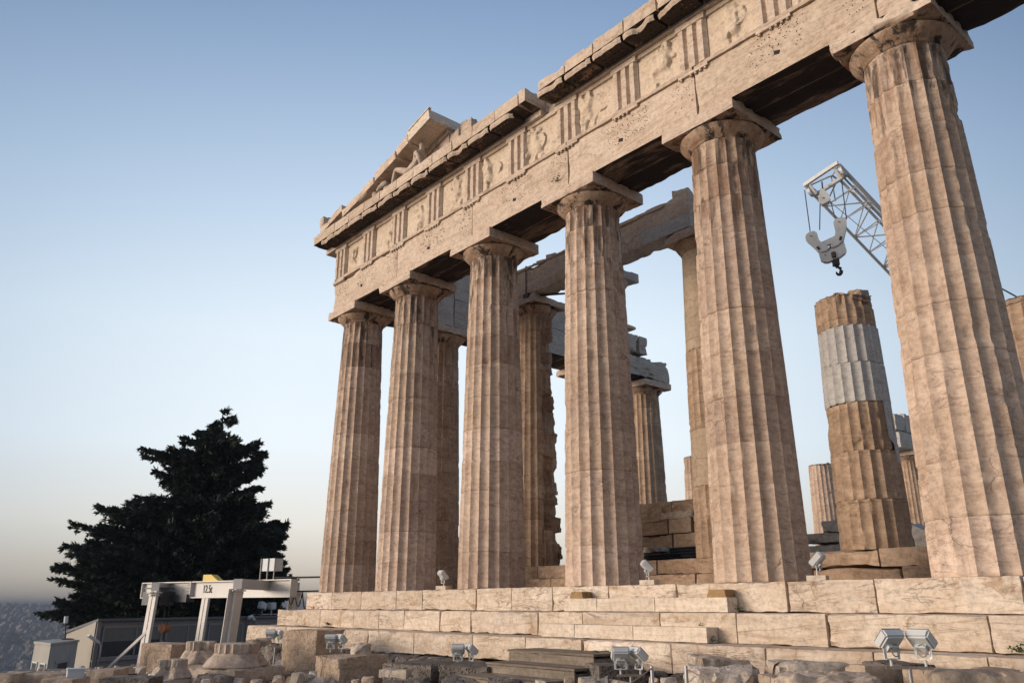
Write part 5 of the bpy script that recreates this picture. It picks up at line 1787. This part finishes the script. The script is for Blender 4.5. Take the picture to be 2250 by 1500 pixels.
def cap_ruin(x0, y0, x1, y1, dist, label, seed, rz=0.0, tilt=(0, 0)):
    """an overturned column capital: square slab below, flaring bell, short fluted neck on top"""
    c, w, h = px_box(x0, y0, x1, y1, dist)
    zb = c.z - h / 2
    t = thing('fallen_capital', (c.x, c.y, zb), label, 'capital', 'overturned capitals on the ground')
    mb = MB(); s_ = w / 1.25
    mb.rough((c.x, c.y, zb + h * .19), (w * .92, w * .92, h * .38), rz=rz, seg=.08, chip=.09, seed=seed, amp=.02, big=.2)
    mb.build('slab', M['ruin'], t, smooth=35)
    mb = MB()
    prof = [(w * .44, h * .36), (w * .455, h * .40), (w * .43, h * .48), (w * .385, h * .60), (w * .335, h * .70), (w * .32, h * .745), (w * .325, h * .755)]
    so = Vector((seed, 0, 0))
    fine = []
    for (r0_, z0_), (r1_, z1_) in zip(prof[:-1], prof[1:]):
        for q in range(5): fine.append((r0_ + (r1_ - r0_) * q / 5, z0_ + (z1_ - z0_) * q / 5))
    fine.append(prof[-1])
    brk = YAW + 25

    def dmg(a, z):
        d = Vector((math.cos(a), math.sin(a), z))
        j = .30 * w * max(0, noise.noise(d * 1.3 + so) - .04) + .035 * noise.noise(d * 3.5 + so) + .012 * noise.noise(d * 9)
        return j + (.16 * w * sstep(.1, .8, math.cos(a - R(brk))) * (.6 + noise.noise(d * 2.5 + so)) if seed == 3 else 0)
    mb.lathe(fine, 90, (c.x, c.y, zb), jit=dmg)
    vs, fs = [], []
    n_ = 100
    for z in (h * .74, h * .86, h * .985, h * 1.0):
        for k in range(n_):
            th = 2 * math.pi * k / n_
            ph = (k % 5) / 5
            r = w * .325 * (1 - .08 * (1 - (2 * ph - 1) ** 2)) - .8 * max(0, dmg(th, z / 3)) - .012 * noise.noise(Vector((math.cos(th) * 6, math.sin(th) * 6, z * 5))) - (0.025 if z == h else 0)
            vs.append((c.x + r * math.cos(th), c.y + r * math.sin(th), zb + z))
    for i in range(3):
        for k in range(n_): fs.append((i * n_ + k, i * n_ + (k + 1) % n_, (i + 1) * n_ + (k + 1) % n_, (i + 1) * n_ + k))
    fs.append(tuple(3 * n_ + k for k in range(n_)))
    mb.add(vs, fs)
    mb.build('bell', M['ruin'], t, smooth=30)


def ruins():
    face = R(YAW)
    G1 = 'broken marble pieces in the foreground'

    def blk(box, depth, mt, lab, seed, rz=0.0, chip=.08, big=.1, dist=None, zb=None, nm='stone_block', amp=.015, cat='stone', ext=0.0, tint=.3):
        c, w, h = px_box(*box, dist=dist, zb=zb)
        back = Vector((-math.sin(face), math.cos(face), 0))
        c = c + back * depth / 2 + Vector((0, 0, -ext / 2))
        mb = MB(); mb.rough(c, (w, depth, h + ext), rz=face + rz, seg=.05, chip=chip, seed=seed, amp=amp, big=big, tint=tint)
        return tag(mb.build(nm, M[mt], smooth=35), lab, cat)

    def rk(box, depth, mt, lab, seed, dist=None, zb=None, ext=0.0, amp=.04, npts=16, nm='broken_stone', group=None, sub=3):
        c, w, h = px_box(*box, dist=dist, zb=zb)
        back = Vector((-math.sin(face), math.cos(face), 0))
        c = c + back * depth / 2 + Vector((0, 0, -ext / 2))
        mb = MB(); mb.rock(c, (w, depth, h + ext), seed=seed, rz=face, amp=amp, npts=npts, sub=sub)
        return tag(mb.build(nm, M[mt], smooth=28), lab, 'stone', group)
    # left group
    blk((624, 1383, 728, 1480), 1.1, 'pitted', 'tall pitted beige block standing against the lowest step', 3001, rz=-.5, dist=22.5, chip=.10, big=.18, ext=.1)
    blk((716, 1441, 800, 1512), 1.5, 'pitted', 'wide pitted block with a shaded right side, carrying a grey rock', 3002, rz=-.62, dist=19.0, chip=.09, big=.12, ext=.4)
    rk((763, 1411, 812, 1445), .5, 'chunk', 'grey faceted rock sitting on the wide pitted block', 3003, dist=19.6, npts=10)
    blk((830, 1468, 903, 1492), .35, 'chunk', 'pale squared marble piece lying on dark stones', 3004, dist=17.3, rz=-.35, chip=.06, big=.1)
    blk((304, 1412, 392, 1484), .8, 'pitted', 'brown pitted block at the left end behind the overturned capitals', 3005, dist=26.5, rz=-.3, chip=.08, big=.15, ext=.1)
    cap_ruin(436, 1412, 606, 1494, 22.3, 'largest overturned capital with a broken right side, nearest of the three', 3, rz=.35)
    cap_ruin(384, 1408, 500, 1484, 24.4, 'overturned capital with a crisp fluted neck behind the largest one', 8, rz=.9)
    cap_ruin(322, 1447, 428, 1512, 21.5, 'small cracked overturned capital low at the left', 14, rz=.2)
    rk((398, 1478, 520, 1530), .8, 'breccia', 'rough brown rock propping up the overturned capitals', 3010, dist=20.5)
    for i, (b, lab) in enumerate((((630, 1474, 664, 1504), 'pale marble lump leftmost of the small white heap'), ((653, 1478, 690, 1520), 'faceted marble lump in front of the small white heap'), ((672, 1470, 698, 1494), 'grey top stone of the small white heap'),
                                  ((676, 1484, 718, 1525), 'broad white lump in the middle of the small heap'), ((712, 1490, 738, 1520), 'pointed white chip at the right of the small heap'), ((738, 1490, 756, 1520), 'thin pale chip in front of the wide pitted block'))):
        rk(b, .3, 'chunk', lab, 3020 + i, dist=18.6 + (i % 3) * .2, ext=.2, npts=9, amp=.02, nm='marble_chunk', group=G1)
    for i, (b, d, lab) in enumerate((((256, 1466, 290, 1490), 24, 'pale wedge of stone at the left of the pitted brown block'), ((288, 1462, 312, 1490), 25, 'small grey stone touching the pitted brown block'))):
        rk(b, .35, 'chunk', lab, 3040 + i, dist=d, ext=.15, npts=9, amp=.02, nm='marble_chunk', group=G1)
    rg = random.Random(61)
    for i, (fx, fy, d) in enumerate(((452, 1496, 20), (520, 1494, 20.5), (560, 1497, 20), (608, 1490, 20.3), (640, 1492, 19.2), (780, 1496, 18), (806, 1492, 17.8), (548, 1409, 22.5), (575, 1408, 22.6), (600, 1466, 23),
                                     (1120, 1497, 15), (1190, 1499, 14.6), (1252, 1494, 14.2), (1440, 1492, 13.6), (1470, 1496, 13.4), (1702, 1470, 13.6), (1880, 1478, 12.6), (1925, 1492, 12), (345, 1496, 21), (300, 1494, 21))):
        w_ = rg.uniform(14, 30)
        rk((fx - w_ * .7, fy - w_ * .30, fx + w_ * .7, fy + w_ * .25), rg.uniform(.2, .35), rg.choice(('chunk', 'ruin', 'pitted')), 'small broken marble fragment lying on the ground among the bigger blocks', 3300 + i, dist=d, ext=.05 if fy > 1450 else 0,
           npts=9, amp=.02, nm='marble_fragment', group='small marble fragments on the ground', sub=2)
    # bottom-left kerb slabs
    for i, (b, d, mt, lab) in enumerate((((-40, 1478, 30, 1530), 20, 'ruin', 'dark slab in the far bottom left corner'), ((26, 1479, 142, 1530), 20, 'ruin', 'long dark slab left of the white box'), ((80, 1491, 160, 1535), 18.5, 'ruin', 'low slab in front of the long dark one'),
                                         ((184, 1470, 252, 1492), 21.5, 'ruin', 'flat round-edged slab right of the white box'), ((205, 1488, 330, 1530), 19.5, 'poros', 'dark broken ledge below the flat slab'))):
        blk(b, .8, mt, lab, 3050 + i, dist=d, ext=.5, chip=.07, big=.06, nm='stone_slab')
    # breccia footing blocks
    blk((862, 1458, 1010, 1500), 1.6, 'breccia', 'long grey breccia block in front of the rubble footing', 3061, dist=18.0, rz=-.6, chip=.05, ext=.5)
    blk((985, 1462, 1112, 1500), 1.4, 'breccia', 'grey breccia block touching the wooden steps', 3062, dist=17.0, rz=-.45, chip=.05, ext=.5)
    for i, (b, d, lab) in enumerate((((820, 1488, 960, 1540), 16.5, 'dark rounded bedrock lump under the pale squared piece'), ((955, 1484, 1110, 1545), 15.8, 'dark rounded rock at the bottom, left of the wooden steps'), ((1062, 1489, 1155, 1540), 14.8, 'grey rounded rock in front of the lowest wooden step'))):
        rk(b, .9, 'breccia', lab, 3070 + i, dist=d, ext=.3)
    blk((1300, 1430, 1345, 1462), .6, 'breccia', 'dark breccia stone behind the floodlight beside the wooden steps', 3081, dist=16.2, chip=.12)
    blk((1302, 1460, 1418, 1510), .9, 'breccia', 'speckled breccia block under the floodlight right of the wooden steps', 3082, dist=14.9, rz=.2, chip=.10, ext=.5)
    for i, (b, lab) in enumerate((((1270, 1484, 1318, 1530), 'pale marble chip at the bottom by the wooden steps'), ((1296, 1482, 1345, 1530), 'pointed pale chip next to the speckled breccia block'), ((1330, 1488, 1395, 1535), 'flat pale chip below the speckled breccia block'), ((1362, 1497, 1432, 1540), 'smooth pale chip at the foot of the left rope post'))):
        rk(b, .3, 'chunk', lab, 3090 + i, dist=13.2 + .1 * i, ext=.3, npts=9, amp=.02, nm='marble_chunk', group=G1)
    for i, (b, d, lab) in enumerate((((1440, 1474, 1482, 1515), 15.5, 'dark brown rubble stone between the two rope posts'), ((1476, 1478, 1530, 1520), 15.3, 'dark brown rubble stone behind the right rope post'))):
        rk(b, .6, 'poros', lab, 3100 + i, dist=d, ext=.3)
    # right foreground
    blk((1532, 1441, 1700, 1480), .9, 'chunk', 'wide cracked pale stone in front of the lowest step', 3111, dist=14.6, rz=.1, chip=.16, big=.2, ext=.5, nm='broken_stone', amp=.035)
    rk((1518, 1462, 1702, 1530), 1.0, 'chunk', 'big flat-topped pale stone right of the rope posts', 3112, dist=13.0, ext=.4, npts=20, amp=.09)
    blk((1708, 1453, 1910, 1490), .8, 'chunk', 'long jagged pale stone left of the big floodlight', 3113, dist=13.3, rz=-.1, chip=.17, big=.2, ext=.5, nm='broken_stone', amp=.035)
    rk((1712, 1480, 1985, 1545), 1.0, 'ruin', 'dark topped slab at the very bottom below the big floodlight', 3114, dist=11.4, ext=.3, npts=20, amp=.09)
    blk((1886, 1460, 1990, 1500), .7, 'ruin', 'rounded brown block just behind the big floodlight pole', 3115, dist=12.4, rz=.15, chip=.10, ext=.5)
    blk((1955, 1456, 2068, 1520), .9, 'breccia', 'dark porous block right of the big floodlight pole', 3116, dist=12.8, rz=.25, chip=.08, ext=.4)
    blk((2044, 1470, 2290, 1530), .9, 'ruin', 'long brown stone in the bottom right corner', 3117, dist=11.8, rz=-.05, chip=.12, big=.12, ext=.4, nm='broken_stone')
    blk((1690, 1484, 1730, 1520), .6, 'ruin', 'small dark filler stone between the two pale stones', 3118, dist=12.6, chip=.1, ext=.4)


def wooden_steps():
    t = thing('wooden_steps', (13.6, -3.3, -2.0), 'three weathered wooden steps leading up to the temple platform', 'steps')
    # top step touches the lowest marble tread; each lower one is nearer
    x0 = 11.95
    for i, (xa, xb, ya, yb, zt) in enumerate(((12.62, 15.05, -3.35, -2.48, -1.27), (12.72, 15.2, -4.0, -3.3, -1.48), (12.8, 15.05, -4.75, -3.95, -1.67))):
        mb = MB()
        nb = 4
        for k in range(nb):
            y = ya + (yb - ya) * k / nb; w = (yb - ya) / nb
            mb.rough(((xa + xb) / 2, y + w / 2, zt - .022), (xb - xa, w - .008, .044), seg=.12, chip=.006, amp=.002, seed=i * 9 + k, tint=.2 + .15 * k)
        mb.build('tread', M['wood'], t, smooth=35)
        mb = MB(); mb.rough(((xa + xb) / 2, ya + .04, zt - .16), (xb - xa - .04, .035, .22), seg=.12, chip=.006, amp=.002, seed=i + 50, tint=.6)
        mb.box((xb - .04, (ya + yb) / 2, zt - .42), (.06, yb - ya - .1, .66)); mb.box((xa + .04, (ya + yb) / 2, zt - .42), (.06, yb - ya - .1, .66))
        mb.build('riser', M['wood'], t, smooth=35)


def rope_fence():
    tops = []
    for px, lab in ((1432, 'left steel rope post with a rope running down to the left'), (1507, 'right steel rope post with a rope running down to the right')):
        c = at(px, 1462, dist=12.4)
        mb = MB(); zg = ground_z(c.x, c.y)
        mb.tube([(c.x, c.y, zg), (c.x, c.y, c.z - .01), c], [.025, .025, .022], 14)
        tag(mb.build('rope_post', M['post'], smooth=40), lab, 'post', 'rope posts')
        tops.append(c)
    for c, q, lab in ((tops[0], at(1240, 1548, dist=10.5), 'sagging rope tied to the left post'), (tops[1], at(1760, 1545, dist=10.8), 'sagging rope tied to the right post')):
        mb = MB(); a = c - Vector((0, 0, .03))
        mb.tube([a.lerp(q, f / 12) - Vector((0, 0, .10 * math.sin(math.pi * f / 12))) for f in range(13)], .010, 6)
        tag(mb.build('rope', M['rope'], smooth=40), lab, 'rope')


def small_things():
    c, w, h = px_box(139, 1470, 186, 1520, dist=19.0)
    t = thing('junction_cabinet', (c.x, c.y, c.z - h / 2), 'white metal junction box among dark slabs at bottom left', 'cabinet')
    mt = Matrix.Rotation(R(YAW) + .55, 3, 'Z')
    mb = MB(); mb.box(c, (w * .78, w * .7, h), mt, bev=.01); mb.build('body', M['cabinet'], t)
    mb = MB(); mb.box(c + Vector((0, 0, h / 2 + .01)), (w * .84, w * .76, .03), mt); mb.build('lid', M['cabinet'], t)
    mb = MB(); mb.box(c + mt @ Vector((0, -w * .35 - .004, -.08)), (w * .5, .01, h * .5), mt); mb.build('panel', M['rust'], t)
    c, w, h = px_box(608, 1450, 632, 1462, dist=24)
    mb = MB(); mb.box(c, (w, .25, h), (0, 0, R(YAW)), bev=.01); tag(mb.build('junction_box', M['cabinet']), 'small grey box beside the floodlight pole near the tall block', 'box')
    # hose on the ground
    mb = MB(); pts = [at(212, 1496, z=-2.05), at(218, 1490, z=-2.05), at(240, 1486, z=-2.05), at(275, 1483, z=-2.05), at(300, 1481, z=-2.05)]
    mb.tube(pts, .035, 6); tag(mb.build('cable_pipe', M['black'], smooth=40), 'black cable pipe curving over the ground at lower left', 'pipe')
    # weeds in the joints
    rg = random.Random(4)
    spots = [('weed growing on the architrave above the middle capital', at(1224, 397, y=-.93), .22, 40), ('weed at the right end of the upper half step', at(1625, 1338, y=-1.2), .17, 34),
             ('weed on the lowest tread beside the half step end', at(1567, 1408, y=-1.9), .16, 34), ('small weed on the middle riser above the lower half step', at(1540, 1374, y=-1.74), .11, 20),
             ('weed at the dark corner of the right lower tread', at(2240, 1432, y=-1.75), .2, 40), ('dry tuft on the middle tread near the left corner', at(690, 1336, y=-1.1), .18, 30),
             ('dry tuft on the lowest tread near the left corner', at(722, 1372, y=-1.75), .2, 40), ('weed under the lowest step, above the rubble footing', at(1027, 1456, y=-2.5), .14, 30)]
    for i, (lab, c, s_, n_) in enumerate(spots):
        mb = MB()
        for k in range(n_):
            d = Vector((rg.uniform(-1, 1) * (1.6 if i == 0 else 1), rg.uniform(-1, .1), rg.uniform(0, 1.0 if i else .6)))
            p = c + d * s_ * rg.uniform(.1, .7)
            u = Vector((rg.uniform(-1, 1), rg.uniform(-1, 1), rg.uniform(-1, 1))).normalized() * s_ * .13
            w = u.cross(Vector((rg.uniform(-1, 1), rg.uniform(-1, 1), .3))).normalized() * s_ * .07
            mb.add([p - u, p + w, p + u, p - w], [(0, 1, 2, 3)])
            if k % 4 == 0: mb.tube([c, p], s_ * .012, 4)
        tag(mb.build('weed', M['weed'] if 'dry' not in lab else M['bark']), lab, 'plant', 'weeds in the joints')


def pebbles():
    rg = random.Random(8)
    mb = MB()
    for i in range(700):
        x, y = rg.uniform(-2, 20), rg.uniform(-9, -2.6)
        s_ = rg.uniform(.03, .13)
        mb.rock((x, y, ground_z(x, y) + s_ * .2), (s_ * 1.6, s_ * 1.3, s_), seed=i % 40, sub=0, amp=.0, npts=8, rz=rg.uniform(0, 6), tint=rg.random())
    tag(mb.build('gravel', M['chunk'], loc=(0, 0, 0)), 'loose gravel and small marble chips on the ground', 'gravel', kind='stuff')


ground(); hills(); city()
platform(); columns(); entablature(); pediment(); statues(); side_entablature(); inner_ruins()
ruins(); wooden_steps(); floodlights(); lattice_crane(); gantry(); sheds(); tree(); rope_fence(); small_things(); pebbles()


def haze():
    """the dusty air over the city: one closed box round the camera, the ground and everything that stands on it"""
    mb = MB()
    x0, x1, y0, y1, z0, z1 = -6200, 6200, -6200, 6200, -150, 17.5
    mb.box(((x0 + x1) / 2, (y0 + y1) / 2, (z0 + z1) / 2), (x1 - x0, y1 - y0, z1 - z0))
    m = bpy.data.materials.new('air'); m.use_nodes = True
    n, l = m.node_tree.nodes, m.node_tree.links
    n.remove(n['Principled BSDF'])
    v = n.new('ShaderNodeVolumePrincipled')
    v.inputs['Color'].default_value = (.22, .26, .325, 1)
    v.inputs['Density'].default_value = 0.00042
    v.inputs['Anisotropy'].default_value = 0.2
    l.new(v.outputs[0], n['Material Output'].inputs['Volume'])
    o = mb.build('haze', m, loc=(0, 0, 0))
    tag(o, kind='stuff')


haze()
